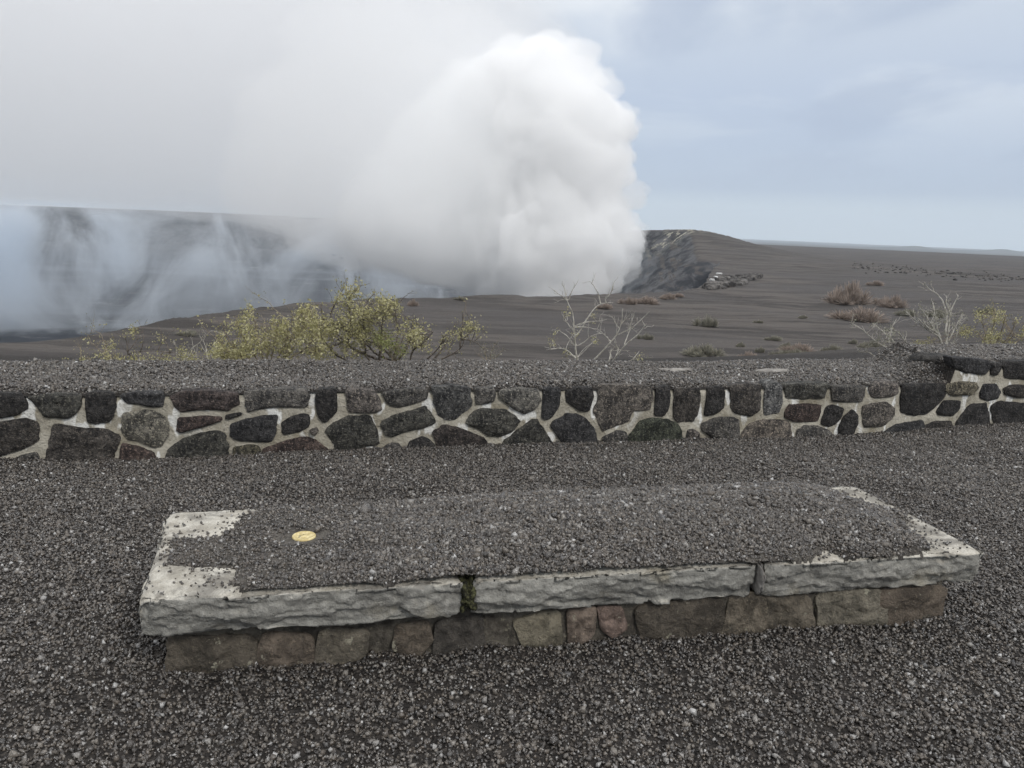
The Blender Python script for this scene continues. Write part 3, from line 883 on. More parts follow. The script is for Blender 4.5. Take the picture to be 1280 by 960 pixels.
def slab(a0, a1, seed, amp):
    L = np.linalg.norm(FR - FL) * (a1 - a0)
    na = int(L / .008)
    A = np.linspace(0, 1, na)
    # cross-section loop: top back->front, front, bottom, back
    T = BT
    prof_b, prof_z, w = [], [], []
    nt, nf = 46, 22
    for b in np.linspace(1, 0, nt, endpoint=False) ** 1.5: prof_b.append(b); prof_z.append(0); w.append(0)
    for q in np.linspace(0, 1, nf, endpoint=False): prof_b.append(0); prof_z.append(-T * q); w.append(1)
    for b in np.linspace(0, 1, 14, endpoint=False): prof_b.append(b); prof_z.append(-T); w.append(.5)
    for q in np.linspace(0, 1, 7, endpoint=False): prof_b.append(1); prof_z.append(-T * (1 - q)); w.append(1)
    pb, pz, pw = map(np.array, (prof_b, prof_z, w))
    a = a0 + (a1 - a0) * A
    AA, BB_ = np.meshgrid(a, pb, indexing='ij'); ZZ = np.repeat(pz[None], na, 0); WW = np.repeat(pw[None], na, 0)
    xy = bench_xy(AA, BB_)
    p = np.concatenate([xy, (BH + ZZ)[..., None]], -1)
    inw = np.array([BL[0] - FL[0], BL[1] - FL[1]]); inw /= np.linalg.norm(inw)
    ax = (FR - FL) / np.linalg.norm(FR - FL)
    q = p * np.array([1, 1, 1.6])
    big = fbm(q * 2.6 + seed, 3); med = billow(q * np.array([6, 6, 13]) + seed, 4, .6); fin = fbm(q * 22 + seed, 3)
    # rock faced edges: chips fall away inwards
    side = np.where(BB_ == 0, 1., np.where(BB_ == 1, -1., 0.))
    chip = amp * (.026 * big + .016 * facets(q * np.array([5, 5, 9]) + .2 * big[..., None], int(seed)) + .0085 * facets(q * np.array([15, 15, 22]) + .25 * fin[..., None], int(seed) + 3) + .006 * fin + .004)
    under = -.030 * sstep(.45, 1.0, -ZZ / T)                                   # the face leans in towards its foot
    off = side * (-(chip + under))
    p[..., :2] += off[..., None] * inw
    # top and bottom relief, edge rounding
    edge = np.minimum(BB_, 1 - BB_) * .85
    topm = (ZZ == 0) * 1.0
    p[..., 2] += topm * (.004 * big + .0025 * fin - .016 * np.exp(-(edge / .018)) - .006 * np.clip(med, 0, 1) * np.exp(-edge / .05))
    p[..., 2] += (ZZ <= -T + 1e-6) * (.02 * big + .006 * med)
    p[..., 2] += (side != 0) * (.010 * big * (-ZZ / T))
    # ends
    for e, sgn in ((0, 1.), (1, -1.)):
        kk = np.exp(-np.abs(A - e) * L / .02)[:, None]
        rounding = .5 + .5 * np.cos(np.pi * np.clip(np.abs(A - e) * L / .03, 0, 1))[:, None]
        p[..., 2] -= topm * .016 * kk
        p[..., 2] += (ZZ <= -T + 1e-6) * .012 * kk
        p[..., :2] += (side * .014 * kk)[..., None] * inw
        p[..., :2] += (np.abs(A - e)[:, None] * L < .04)[..., None] * (sgn * (.012 * (1 + big) + .008 * np.clip(med, -1, 1)) * (1 - np.abs(A - e)[:, None] * L / .04).clip(0, 1))[..., None] * ax
    nL = len(pb)
    v = p.reshape(-1, 3)
    f = grid_faces(na, nL)
    fcl = np.stack([np.arange(na - 1) * nL + nL - 1, np.arange(1, na) * nL + nL - 1, np.arange(1, na) * nL, np.arange(na - 1) * nL], -1)
    # end caps: rings shrinking to the middle
    faces = [f, fcl]; vs = [v]; nv_ = len(v)
    for e, i0 in ((0, 0), (1, (na - 1) * nL)):
        loop = p[0 if e == 0 else -1]; c_ = loop.mean(0)
        rings = [np.arange(nL) + i0]
        for s_ in (.92, .8, .6, .35):
            rp = c_ + (loop - c_) * np.array([s_, s_, s_])
            bulge_ = (.018 * fbm(rp * 9 + seed, 4) + .008 * billow(rp * 20, 2)) * (1 if e else -1)
            rp = rp.copy(); rp[:, :2] += bulge_[:, None] * ax
            vs.append(rp); rings.append(np.arange(nL) + nv_); nv_ += nL
        vs.append(c_[None]); ci = nv_; nv_ += 1
        i = np.arange(nL); j = (i + 1) % nL
        for r0, r1 in zip(rings[:-1], rings[1:]):
            q4 = np.stack([r0[i], r0[j], r1[j], r1[i]], -1); faces.append(q4 if e == 1 else q4[:, ::-1])
        t3 = np.stack([rings[-1][i], rings[-1][j], np.full(nL, ci)], -1); faces.append(t3 if e == 1 else t3[:, ::-1])
    return np.concatenate(vs), faces


def a_of(u, v):
    p = at_z(u, v, BH); return float(bench_ab(np.array([p[0]]), np.array([p[1]]))[0][0])


A1, A2 = a_of(590, 733), a_of(952, 704)
for (a0, a1, sd, amp, lab) in ((0, A1 - .0012, 1.3, 1.0, 'left slab with its bare pale corner'), (A1 + .0012, A2 - .0012, 4.1, 1.0, None), (A2 + .0015, 1, 8.7, 1.0, 'right slab with two bare pale corners')):
    v, f = slab(a0, a1, sd, amp)
    so = mesh_obj('seat_slab', v, f, M['slab'], bench, True)
    if lab: so['label'] = lab
# mortar plug with moss between the left and middle slabs, plain mortar in the other joint
for (aa, w, mt, nm) in ((A1, .075, 'moss', 'mossy_joint'), (A2, .022, 'cap', 'mortar_joint')):
    pc = bench_xy(aa, .06)
    rock(nm, (pc[0], pc[1] + (.02 if mt == 'moss' else 0), BH - .066), (w, .19, BT * .92), M[mt], bench, 3, .42 if mt == 'moss' else .2, .2, sub=9)

# base: mortared blocks under the slabs
G0, G1 = np.array([-1.165, 2.47]), np.array([1.875, 3.05])
gax = (G1 - G0) / np.linalg.norm(G1 - G0); gin = np.array([-gax[1], gax[0]]); GL = np.linalg.norm(G1 - G0)
BZ = BH - BT + .004
BD = .60
t = NT('base_stone'); o = t.geo(); oi = t.node('ShaderNodeObjectInfo'); bc = oi.outputs['Color']
n1 = t.noise(o, 9, 7, .66, .4); n2 = t.noise(o, 70, 5, .7)
c = t.mix(t.mapr(n1, .36, .64), t.mix(1.0, bc, (.55, .54, .53), 'MULTIPLY'), t.mix(1.0, bc, (1.35, 1.32, 1.28), 'MULTIPLY'))
c = t.mix(t.mapr(n2, .54, .68, 0, .6), c, t.mix(1.0, bc, (2.0, 1.95, 1.8), 'MULTIPLY'))
c = t.mix(t.mapr(n2, .32, .44, .6, 0), c, (.03, .026, .022))
c = t.mix(t.mapr(t.noise(o, 17, 5, .7), .62, .68, 0, .7), c, (.42, .40, .31))
M['base_stone'] = t.surf(c, .9, t.bump(t.math('ADD', t.math('MULTIPLY', n1, 1.2), n2), .9, .022), .3)
t = NT('base_mortar'); o = t.geo()
c = t.mix(t.mapr(t.noise(o, 11, 6, .65), .38, .64), (.052, .046, .039), (.15, .135, .11))
c = t.mix(t.mapr(t.noise(o, 36, 4), .6, .72, 0, .6), c, (.28, .26, .19))
M['base_mortar'] = t.surf(c, .95, t.bump(t.noise(o, 40, 6, .7), .9, .02), .2)


def base_world(P, D):
    xy = G0 + P[..., :1] * gax - D[..., None] * gin
    return np.concatenate([xy, P[..., 1:2]], -1)


na = int(GL / .02)
S = np.linspace(0, GL, na); zt = np.linspace(-.12, BZ, 14)
loopn = []
SS, ZZ = np.meshgrid(S, zt, indexing='ij')
Dd = .022 * fbm(np.stack([SS * 6, ZZ * 8, SS * 0], -1), 4) - .009
fr_ = base_world(np.stack([SS, ZZ], -1), Dd)
bk = base_world(np.stack([S, np.full(na, BZ)], -1), np.full(na, -BD)); bk2 = bk.copy(); bk2[:, 2] = -.12
prof = np.concatenate([fr_, bk[:, None], bk2[:, None]], 1); npf = prof.shape[1]
fcl = np.stack([np.arange(na - 1) * npf, np.arange(na - 1) * npf + npf - 1, np.arange(1, na) * npf + npf - 1, np.arange(1, na) * npf], -1)
base_o = mesh_obj('base', prof.reshape(-1, 3), [grid_faces(na, npf), fcl[:, ::-1], np.arange(npf)[None, ::-1], (np.arange(npf) + (na - 1) * npf)[None]], M['base_mortar'], bench, True)
base_o['label'] = 'mortared stone base tucked in under the slabs'


def on_base(u, v):
    d = ray(u, v); nn = -gin
    t = ((G0 - EYEP[:2]) @ nn) / (d[..., :2] @ nn)
    p = EYEP + t[..., None] * d
    return (p[..., :2] - G0) @ gax, p[..., 2]


BASE = [((.075, .066, .055), [(212, 800), (320, 797), (322, 840), (210, 852)]), ((.135, .110, .092), [(327, 797), (392, 792), (394, 838), (325, 842)]),
        ((.16, .145, .12), [(397, 792), (463, 787), (462, 836), (398, 838)]), ((.115, .095, .078), [(490, 782), (535, 778), (540, 800), (520, 822), (492, 815)]),
        ((.040, .039, .040), [(545, 778), (606, 770), (612, 815), (540, 825)]), ((.19, .175, .135), [(647, 770), (699, 765), (701, 812), (650, 815)]),
        ((.19, .15, .128), [(704, 765), (742, 762), (745, 788), (728, 806), (706, 804)]), ((.20, .145, .13), [(752, 762), (778, 760), (783, 784), (762, 792), (751, 786)]),
        ((.060, .052, .044), [(800, 758), (900, 752), (904, 800), (806, 806)]), ((.15, .13, .105), [(908, 748), (954, 746), (956, 792), (906, 796)]),
        ((.12, .105, .085), [(958, 746), (1014, 742), (1016, 788), (958, 792)]), ((.155, .145, .12), [(1020, 742), (1098, 738), (1102, 786), (1018, 790)]),
        ((.105, .085, .07), [(1104, 738), (1177, 734), (1172, 782), (1106, 786)])]
for k2, (cc, out) in enumerate(BASE):
    oo = np.asarray(out, float) + np.random.RandomState(k2 + 50).uniform(-6, 6, (len(out), 2)); s_, z_ = on_base(oo[:, 0], oo[:, 1])
    z_ = np.minimum(z_, BZ - .004)
    v, f = relief_stone(np.stack([s_, z_], -1), base_world, 200 + k2, .010, .028, back=.05, n=40, rings=11)
    bs = mesh_obj('base_stone', v, f, M['base_stone'], base_o, True)
    bs.color = tuple(1.02 * (.66 * q_ + .38 * m_) for q_, m_ in zip((cc[0] * 1.15, cc[1] * 1.15, cc[2] * 1.12), (.125, .11, .09))) + (1,)

# brass survey disc
pd = at_z(380, 669.5, BH + .006)
nd = 40; an = np.linspace(0, 2 * math.pi, nd, endpoint=False); rd = .047
ringz = [(rd, -.004), (rd, .003), (rd * .95, .0055), (rd * .86, .0058), (rd * .83, .0045), (rd * .10, .0045), (rd * .085, .006), (.001, .006)]
v = np.array([[(pd[0] + r_ * math.cos(a), pd[1] + r_ * math.sin(a), BH + .002 + z_) for (r_, z_) in ringz] for a in an]).reshape(-1, 3)
f = grid_faces(nd, len(ringz), True)
disc = mesh_obj('survey_disc', v, [f], M['brass'], bench, False)
disc['label'] = 'small round brass disc set in the slab top'

# heap of cinders on the bench
COVER = np.array([(321, 637), (400, 633), (640, 620), (1008, 605), (1038, 615), (1079, 631), (1136, 643), (1130, 660), (1156, 674), (1160, 683), (1151, 690), (1115, 693), (1065, 695), (1033, 687), (1015, 695), (956, 701),
                  (907, 708), (816, 713), (680, 720), (638, 720), (602, 726), (575, 732), (525, 733), (484, 728), (457, 735), (412, 737), (357, 739), (312, 744), (288, 730), (294, 712), (244, 709), (207, 706),
                  (213, 684), (214, 677), (244, 674), (276, 669), (294, 658), (308, 644)], float)
COVER[12:28, 1] += 3.5
CP = at_z(COVER[:, 0], COVER[:, 1], BH)[:, :2]


def poly_dist(x, y, P):
    """signed distance, + inside"""
    d = np.full(x.shape, 1e9); ins = np.zeros(x.shape, bool)
    for (x0, y0), (x1, y1) in zip(P, np.roll(P, -1, 0)):
        ex, ey = x1 - x0, y1 - y0; t_ = np.clip(((x - x0) * ex + (y - y0) * ey) / (ex * ex + ey * ey), 0, 1)
        d = np.minimum(d, np.hypot(x - x0 - t_ * ex, y - y0 - t_ * ey))
        c_ = (y0 > y) != (y1 > y)
        with np.errstate(divide='ignore', invalid='ignore'):
            ins ^= c_ & (x < ex * (y - y0) / np.where(ey == 0, 1e-9, ey) + x0)
    return np.where(ins, d, -d)


def heap_h(x, y):
    d = poly_dist(x, y, CP) + .060 * fbm(p2(x * 9, y * 9, 2.), 5, .72)
    a, b = bench_ab(x, y)
    hm = np.interp(a, [0, .10, .26, .40, .5, .62, .75, .86, .95, 1], [.006, .007, .016, .075, .135, .11, .135, .115, .06, .03])
    hm = hm * (1 + .95 * fbm(p2(x * 3.0, y * 3.6, 9.), 3)) + .020 * fbm(p2(x * 7, y * 7, 4.), 2) * sstep(.02, .06, hm) * (.62 + .38 * sstep(.05, .45, b))
    hh = hm * (1 - np.exp(-np.clip(d, 0, 9) * .50 / np.maximum(hm, .004)))
    dd = np.hypot(x - pd[0], y - pd[1])
    hh = hh * sstep(.045, .12, dd)
    return np.where(d > 0, hh, 0), d


ga = np.linspace(0, 1, 280); gb = np.linspace(0.0, 1.0, 80)
AA, BB2 = np.meshgrid(ga, gb, indexing='ij')
xy = bench_xy(AA, BB2); hh, dd_ = heap_h(xy[..., 0], xy[..., 1])
zz = BH + np.where(dd_ > 0, hh + .001, -.02)
hb_ = np.concatenate([xy, zz[..., None]], -1).reshape(-1, 3)
n = 80000
a = rs.uniform(0.0, 1.0, n); b = rs.uniform(-.005, 1.0, n)
xy = bench_xy(a, b); hh, dd_ = heap_h(xy[:, 0], xy[:, 1])
dens = np.where(dd_ > 0, np.clip(.20 + hh / .030, 0, 1), .10 * np.exp(dd_ / .10))
ddc = np.hypot(xy[:, 0] - pd[0], xy[:, 1] - pd[1])
dens *= np.where(ddc < .047, .10, sstep(.03, .16, ddc))
kp = rs.random_sample(n) < dens
xy, hh = xy[kp], hh[kp]; s = sizes(rs, len(xy), .0108); s = np.where(hh < .012, s * .8, s)
P = np.stack([xy[:, 0], xy[:, 1], BH + hh + s * np.where(hh < .002, .28, rs.uniform(.02, .50, len(xy)))], -1)
v2, f2 = grains(P, s * 1.12, 31, 'oct')
f_h = grid_faces(len(ga), len(gb))
keepf = (hb_[f_h][:, :, 2] > BH - .01).any(1)
hp = mesh_obj('cinder_heap', np.concatenate([hb_, v2]), [f_h[keepf], f2 + len(hb_)], M['grain'])
hp.data.materials.append(M['ash_dust'])
mi = np.zeros(len(hp.data.polygons), np.int32); mi[:keepf.sum()] = 1; hp.data.polygons.foreach_set('material_index', mi)
tag(hp, 'heap of loose dark cinders lying over the top of the stone bench', 'cinders', kind='stuff')

# ------------------------------------------------------------------ plants
def tube(pts, r0, r1, sides=5):
    pts = np.asarray(pts, float); n = len(pts)
    tan = np.gradient(pts, axis=0); tan /= np.linalg.norm(tan, axis=1)[:, None] + 1e-9
    ref = np.array([.31, .81, .5]); b1 = np.cross(tan, ref); b1 /= np.linalg.norm(b1, axis=1)[:, None] + 1e-9
    b2 = np.cross(tan, b1)
    an = np.linspace(0, 2 * math.pi, sides, endpoint=False)
    rad = np.linspace(r0, r1, n)[:, None, None]
    v = pts[:, None] + rad * (np.cos(an)[None, :, None] * b1[:, None] + np.sin(an)[None, :, None] * b2[:, None])
    i = np.arange(n - 1)[:, None] * sides; j = np.arange(sides)[None]; jn = (j + 1) % sides
    f = np.stack([i + j, i + jn, i + sides + jn, i + sides + j], -1).reshape(-1, 4)
    return v.reshape(-1, 3), f


def smooth_line(p, n):
    p = np.asarray(p, float)
    for _ in range(2):
        q = np.concatenate([p[:1], np.stack([.75 * p[:-1] + .25 * p[1:], .25 * p[:-1] + .75 * p[1:]], 1).reshape(-1, p.shape[1]), p[-1:]]); p = q
    L = np.concatenate([[0], np.cumsum(np.linalg.norm(np.diff(p, axis=0), axis=1))]); s = np.linspace(0, L[-1], n)
    return np.stack([np.interp(s, L, p[:, k_]) for k_ in range(p.shape[1])], -1)


class Geo:
    def __init__(s): s.v, s.f, s.n = [], [], 0
    def add(s, v, f): s.v.append(v); s.f.append(np.asarray(f) + s.n); s.n += len(v)
    def build(s, name, mat, parent, smooth=True): return mesh_obj(name, np.concatenate(s.v), s.f, mat, parent, smooth)


def leaf_quads(c, size, rs_):
    n = len(c)
    a = rs_.normal(size=(n, 3)); a /= np.linalg.norm(a, axis=1)[:, None]
    b = np.cross(a, rs_.normal(size=(n, 3))); b /= np.linalg.norm(b, axis=1)[:, None]
    L = size[:, None] * .5; Wd = L * rs_.uniform(.38, .62, (n, 1))
    nrm = np.cross(a, b) * L * .25
    v = np.stack([c - a * L, c + b * Wd - nrm * .4, c + a * L - nrm, c - b * Wd - nrm * .4], 1)
    return v.reshape(-1, 3), np.arange(n * 4).reshape(n, 4)


def shrub(name, label, cat, org, Y, lines, leaves, bark, leafm, r0=.011, twigs=5, seed=1, group=None, twig_len=.13, leaf_size=.028, tipleaf=0):
    """lines: traced branches in crop pixels (root first); leaves: (x, y, rx, ry, count) clouds in crop pixels"""
    ox, oy, sc = org; rs_ = np.random.RandomState(seed)
    def W(p, dy):
        p = np.asarray(p, float); q = at_y(p[:, 0] / sc + ox, p[:, 1] / sc + oy, np.asarray(Y + dy)); return q
    root_px = np.asarray(lines[0][0], float)
    rt = W(root_px[None], np.zeros(1))[0]
    e = empty(name, (rt[0], rt[1], rt[2]))
    tag(e, label, cat, group)
    g = Geo(); tips = []
    allpx, allw = np.zeros((0, 2)), np.zeros((0, 3))
    for k_, ln in enumerate(lines):
        ln = np.asarray(ln, float)
        m = max(10, int(np.linalg.norm(np.diff(ln, axis=0), axis=1).sum() / sc / 3))
        s2 = smooth_line(ln, m)
        h0 = np.clip((root_px[1] - s2[:, 1]) / sc / 90, 0, 1)
        low = k_ == 0 or ln[0][1] > root_px[1] - 14 * sc
        base_y = 0.0; join = rt + np.array([0, 0, -.10])
        if not low:
            q_ = np.argmin(np.linalg.norm(allpx - s2[0], axis=1)); join = allw[q_]; base_y = join[1] - Y
        dy = base_y + rs_.uniform(-.45, .45) * (h0 - h0[0]) + .02 * np.cumsum(rs_.normal(size=m)) / math.sqrt(m)
        w = W(s2, dy)
        w += fbm(w * 14 + k_, 2)[:, None] * .010
        w0 = w
        if k_: w = np.concatenate([smooth_line(np.stack([join, (join + w[0]) / 2 - ([0, 0, .03] if low else [0, 0, 0]), w[0]]), 5)[:-1], w])
        m = len(w); allpx = np.concatenate([allpx, s2]); allw = np.concatenate([allw, w0])
        starts_low = ln[0][1] > root_px[1] - 25 * sc
        rr0 = r0 * 1.05 * (1 if starts_low else .62) * rs_.uniform(.8, 1.1)
        g.add(*tube(w, rr0, rr0 * .33, 6))
        tips.append(w[-1])
        for _ in range(twigs):
            i0 = rs_.randint(int(m * .35), m); dr = w[min(i0 + 1, m - 1)] - w[max(i0 - 2, 0)]; dr /= np.linalg.norm(dr) + 1e-9
            dr = dr + rs_.normal(size=3) * .65 + np.array([0, 0, .25]); dr /= np.linalg.norm(dr)
            L = twig_len * rs_.uniform(.4, 1.3); tt = np.linspace(0, 1, 6)[:, None]
            tw = w[i0] + dr * L * tt + rs_.normal(size=3) * .15 * L * tt ** 2 + rs_.normal(size=(6, 3)) * .035 * L
            tw[0] = w[i0]
            g.add(*tube(tw, rr0 * .33, rr0 * .14, 4)); tips.append(tw[-1])
            if rs_.random_sample() < .6:
                d2 = dr + rs_.normal(size=3) * .6; d2 /= np.linalg.norm(d2); t3 = tw[3] + d2 * L * .5 * tt
                g.add(*tube(t3, rr0 * .2, rr0 * .1, 4)); tips.append(t3[-1])
    lf = []
    for (cx, cy, rx, ry, n_) in leaves:
        # leaves sit in small sprays on short stems
        ns = max(1, n_ // 7)
        sp = np.stack([cx + rx * rs_.normal(0, .48, ns), cy + ry * rs_.normal(0, .48, ns)], -1)
        cc = W(sp, rs_.normal(0, .22, ns))
        for c_ in cc:
            dq = np.linalg.norm((allw - c_) * [1, 1, .8], axis=1) + .6 * np.clip(allw[:, 2] - c_[2] + .02, 0, 9); nb = allw[np.argmin(dq)]
            stem = np.stack([nb, (nb + c_) / 2 + rs_.normal(0, .02, 3) - [0, 0, .015], c_, c_ + rs_.normal(0, .008, 3) + [0, 0, .02]])
            g.add(*tube(smooth_line(stem, 7), r0 * .24, r0 * .12, 4))
            lf.append(c_ + rs_.normal(0, .024, (rs_.randint(10, 24), 3)) * [1, 1, 1.25])
    if tipleaf:
        for c_ in tips:
            if rs_.random_sample() < .7: lf.append(c_ + rs_.normal(0, .016, (rs_.randint(1, tipleaf + 1), 3)))
    g.build('branches', bark, e)
    if lf:
        lf = np.concatenate(lf); v_, f_ = leaf_quads(lf, leaf_size * .95 * rs_.uniform(.55, 1.3, len(lf)), rs_)
        mesh_obj('foliage', v_, f_, leafm, e)
    return e


GS = 'shrubs growing behind the wall'
Zc = (660, 340, 7.11)
shrub('bare_tree', 'upright bare pale tree with forked leafless top behind the middle of the wall', 'tree', Zc, 7.6,
      [[(460, 850), (430, 740), (415, 620), (420, 560), (405, 440), (395, 350), (345, 250)], [(345, 250), (290, 210), (225, 160)], [(340, 245), (330, 180), (300, 100)], [(365, 245), (380, 180), (440, 90)],
       [(445, 550), (490, 480), (540, 390), (600, 310), (650, 280), (760, 270)], [(640, 270), (630, 210), (600, 150), (570, 105), (560, 80)], [(690, 235), (740, 190), (755, 120), (765, 90)],
       [(410, 650), (385, 620), (340, 560), (270, 515)], [(410, 530), (360, 470), (320, 430)], [(440, 655), (500, 625), (560, 565), (650, 545)], [(430, 770), (350, 700), (280, 670), (190, 690)],
       [(420, 480), (480, 450), (600, 440), (700, 420)], [(420, 490), (530, 490), (610, 510)]],
      [(220, 640, 25, 25, 18), (225, 545, 18, 18, 12), (600, 610, 35, 20, 22), (340, 740, 25, 15, 14), (360, 350, 25, 25, 14), (430, 550, 60, 60, 20), (600, 400, 60, 30, 14)], M['bark_pale'], M['leaf_yellow'], .0125, 4, 1, GS, .11, .022)
shrub('bare_shrub', 'bare pale shrub of thin stems leaning right beside the forked bare tree', 'shrub', Zc, 7.8,
      [[(525, 835), (620, 750), (720, 640), (790, 560), (835, 450), (840, 330)], [(790, 560), (880, 520), (960, 470), (1080, 350)], [(900, 500), (920, 440), (945, 370)], [(835, 455), (900, 380)], [(805, 490), (745, 395)],
       [(730, 830), (800, 730), (870, 640), (950, 580), (1000, 530), (1050, 460)], [(860, 640), (885, 560), (920, 490)], [(720, 790), (740, 690)], [(760, 800), (800, 700)], [(820, 830), (920, 790), (965, 735)], [(720, 600), (660, 540)], [(800, 690), (770, 620)]],
      [(1000, 770, 30, 25, 26)], M['bark_pale'], M['leaf_yellow'], .0105, 4, 2, GS, .10, .022)
Zs = (260, 350, 3.556)
shrub('leafy_shrub', 'low yellow green shrub of upright leafy stems left of the twisted shrub', 'shrub', Zs, 7.1,
      [[(250, 365), (220, 260), (200, 150)], [(230, 365), (150, 250), (120, 160)], [(200, 365), (100, 290), (60, 190)], [(180, 365), (90, 320), (0, 230)], [(280, 365), (300, 260), (310, 190)], [(300, 365), (350, 280), (380, 160), (370, 140)],
       [(320, 365), (400, 280), (440, 150)], [(330, 365), (450, 300), (500, 200)], [(360, 190), (300, 130), (260, 95), (200, 60)], [(150, 365), (60, 340), (10, 320)], [(260, 365), (260, 250), (250, 170)], [(350, 365), (350, 290), (400, 210)], [(370, 200), (420, 150), (470, 110)]],
      [(60, 290, 50, 60, 160), (150, 220, 60, 70, 260), (220, 280, 90, 60, 420), (320, 230, 70, 60, 330), (340, 300, 90, 50, 330), (190, 140, 20, 25, 45), (420, 230, 60, 70, 280), (80, 340, 70, 25, 200), (440, 150, 50, 40, 220), (480, 230, 60, 80, 420), (500, 320, 60, 30, 260), (130, 330, 90, 30, 260)], M['bark_tan'], M['leaf_yellow'], .007, 6, 3, GS, .12, .027, 4)
shrub('twisted_shrub', 'largest green shrub with dark twisted branches at the centre left of the wall', 'shrub', Zs, 7.3,
      [[(780, 365), (680, 325), (600, 275), (560, 210), (545, 150), (560, 100), (600, 60), (660, 40)], [(845, 365), (760, 290), (700, 270), (640, 250), (600, 200)], [(560, 250), (610, 290), (680, 330)], [(700, 330), (690, 200), (700, 100), (740, 60)],
       [(820, 360), (850, 250), (830, 130), (860, 90)], [(840, 360), (890, 300), (910, 180)], [(760, 360), (770, 250), (780, 110)], [(580, 230), (520, 200), (500, 110)], [(620, 280), (640, 180), (620, 90), (650, 50)],
       [(900, 365), (905, 310), (960, 280), (1000, 230)], [(620, 360), (560, 330), (500, 240)], [(545, 150), (580, 75), (610, 30)], [(640, 250), (560, 300), (470, 310)], [(820, 360), (740, 330), (660, 240), (560, 190)]],
      [(700, 150, 130, 60, 620), (620, 80, 60, 40, 190), (800, 130, 60, 60, 360), (560, 220, 70, 70, 320), (680, 240, 110, 60, 520), (900, 240, 60, 60, 200), (960, 270, 50, 45, 140), (620, 310, 80, 30, 110), (650, 45, 30, 12, 30)], M['bark_dark'], M['leaf_yellow'], .012, 7, 4, GS, .15, .028, 4)
shrub('leafy_shrub', 'fresh green clump of leaves in front of the twisted shrub', 'shrub', Zs, 7.15,
      [[(820, 360), (800, 300), (790, 230)], [(830, 360), (850, 300), (870, 250)], [(800, 360), (760, 310), (740, 260)]],
      [(810, 280, 60, 45, 260), (840, 310, 50, 25, 110), (770, 260, 40, 30, 80)], M['bark_tan'], M['leaf_green'], .007, 5, 14, GS, .1, .024, 4)
shrub('arching_shrub', 'dark arching branch with a leafy tuft right of the twisted shrub', 'shrub', Zs, 7.2,
      [[(1000, 365), (1080, 335), (1140, 290), (1130, 260)], [(1130, 265), (1190, 215), (1150, 160), (1145, 90)], [(1130, 265), (1180, 265), (1220, 300)], [(1120, 300), (1130, 200), (1140, 130)], [(1000, 360), (1060, 280), (1080, 240)], [(960, 365), (1030, 300), (1050, 250)]],
      [(1160, 210, 45, 35, 120), (1110, 240, 30, 30, 50), (1060, 270, 40, 35, 50), (1220, 230, 30, 30, 24)], M['bark_dark'], M['leaf_yellow'], .012, 5, 5, GS, .12, .024, 2)
shrub('dead_tuft', 'small grey dead tuft right of the arching branch', 'shrub', Zs, 7.4,
      [[(1240, 365), (1235, 330), (1225, 300)], [(1250, 365), (1260, 320), (1275, 290)], [(1255, 365), (1290, 330), (1300, 320)], [(1235, 365), (1215, 345), (1200, 330)]], [(1250, 330, 25, 18, 40)], M['bark_tan'], M['leaf_grey'], .004, 7, 6, GS, .08, .02, 1)
Zl = (80, 380, 5.818)
shrub('twiggy_shrub', 'bent pale twigs with a few yellow leaves at the far left of the wall', 'shrub', Zl, 6.5,
      [[(215, 490), (210, 430), (190, 400), (110, 390), (65, 480)], [(350, 480), (345, 400), (300, 300), (255, 190), (180, 220)], [(345, 410), (290, 370), (190, 270)], [(300, 480), (300, 330), (310, 250), (210, 300)], [(120, 390), (120, 300)], [(200, 200), (215, 130)], [(350, 480), (365, 350)]],
      [(140, 430, 20, 40, 50), (300, 410, 25, 60, 70), (340, 320, 30, 50, 50), (190, 365, 25, 15, 16), (20, 440, 6, 10, 6), (190, 260, 10, 8, 5), (400, 420, 40, 40, 60)], M['bark_tan'], M['leaf_yellow'], .005, 4, 7, GS, .09, .021, 2)
shrub('twiggy_shrub', 'dark forked branches over yellow leaves between the bent twigs and leafy shrub', 'shrub', Zl, 6.7,
      [[(300, 480), (360, 430), (450, 370), (560, 340), (700, 345)], [(715, 350), (690, 400), (670, 460)], [(775, 350), (740, 280), (690, 170)], [(740, 420), (775, 350)], [(560, 340), (580, 250), (575, 190)], [(470, 365), (450, 260), (440, 230)], [(470, 340), (520, 280), (545, 230)], [(690, 320), (750, 230), (800, 190)]],
      [(505, 180, 12, 25, 40), (490, 420, 50, 40, 90), (570, 420, 40, 40, 80), (650, 430, 40, 35, 70), (740, 420, 40, 30, 60), (700, 240, 12, 18, 14), (440, 220, 10, 10, 8), (850, 360, 15, 60, 50)], M['bark_dark'], M['leaf_yellow'], .006, 5, 8, GS, .1, .021, 1)
shrub('twiggy_shrub', 'crooked pale twig rising just left of the low yellow green shrub', 'shrub', Zl, 6.8,
      [[(905, 470), (905, 400), (910, 330), (1010, 270), (980, 230), (1000, 150)], [(1050, 440), (1040, 350), (1020, 270)], [(840, 460), (860, 300)], [(940, 310), (920, 240), (940, 200)], [(1080, 430), (1080, 320), (1095, 260)], [(1010, 270), (1060, 190), (1120, 200), (1160, 220)], [(810, 450), (820, 330), (790, 270)]],
      [(870, 400, 40, 40, 90), (950, 400, 40, 40, 80), (1000, 160, 8, 8, 8), (1100, 350, 40, 50, 120)], M['bark_pale'], M['leaf_yellow'], .0055, 4, 9, GS, .08, .021, 1)
Zr = (1040, 350, 5.333)
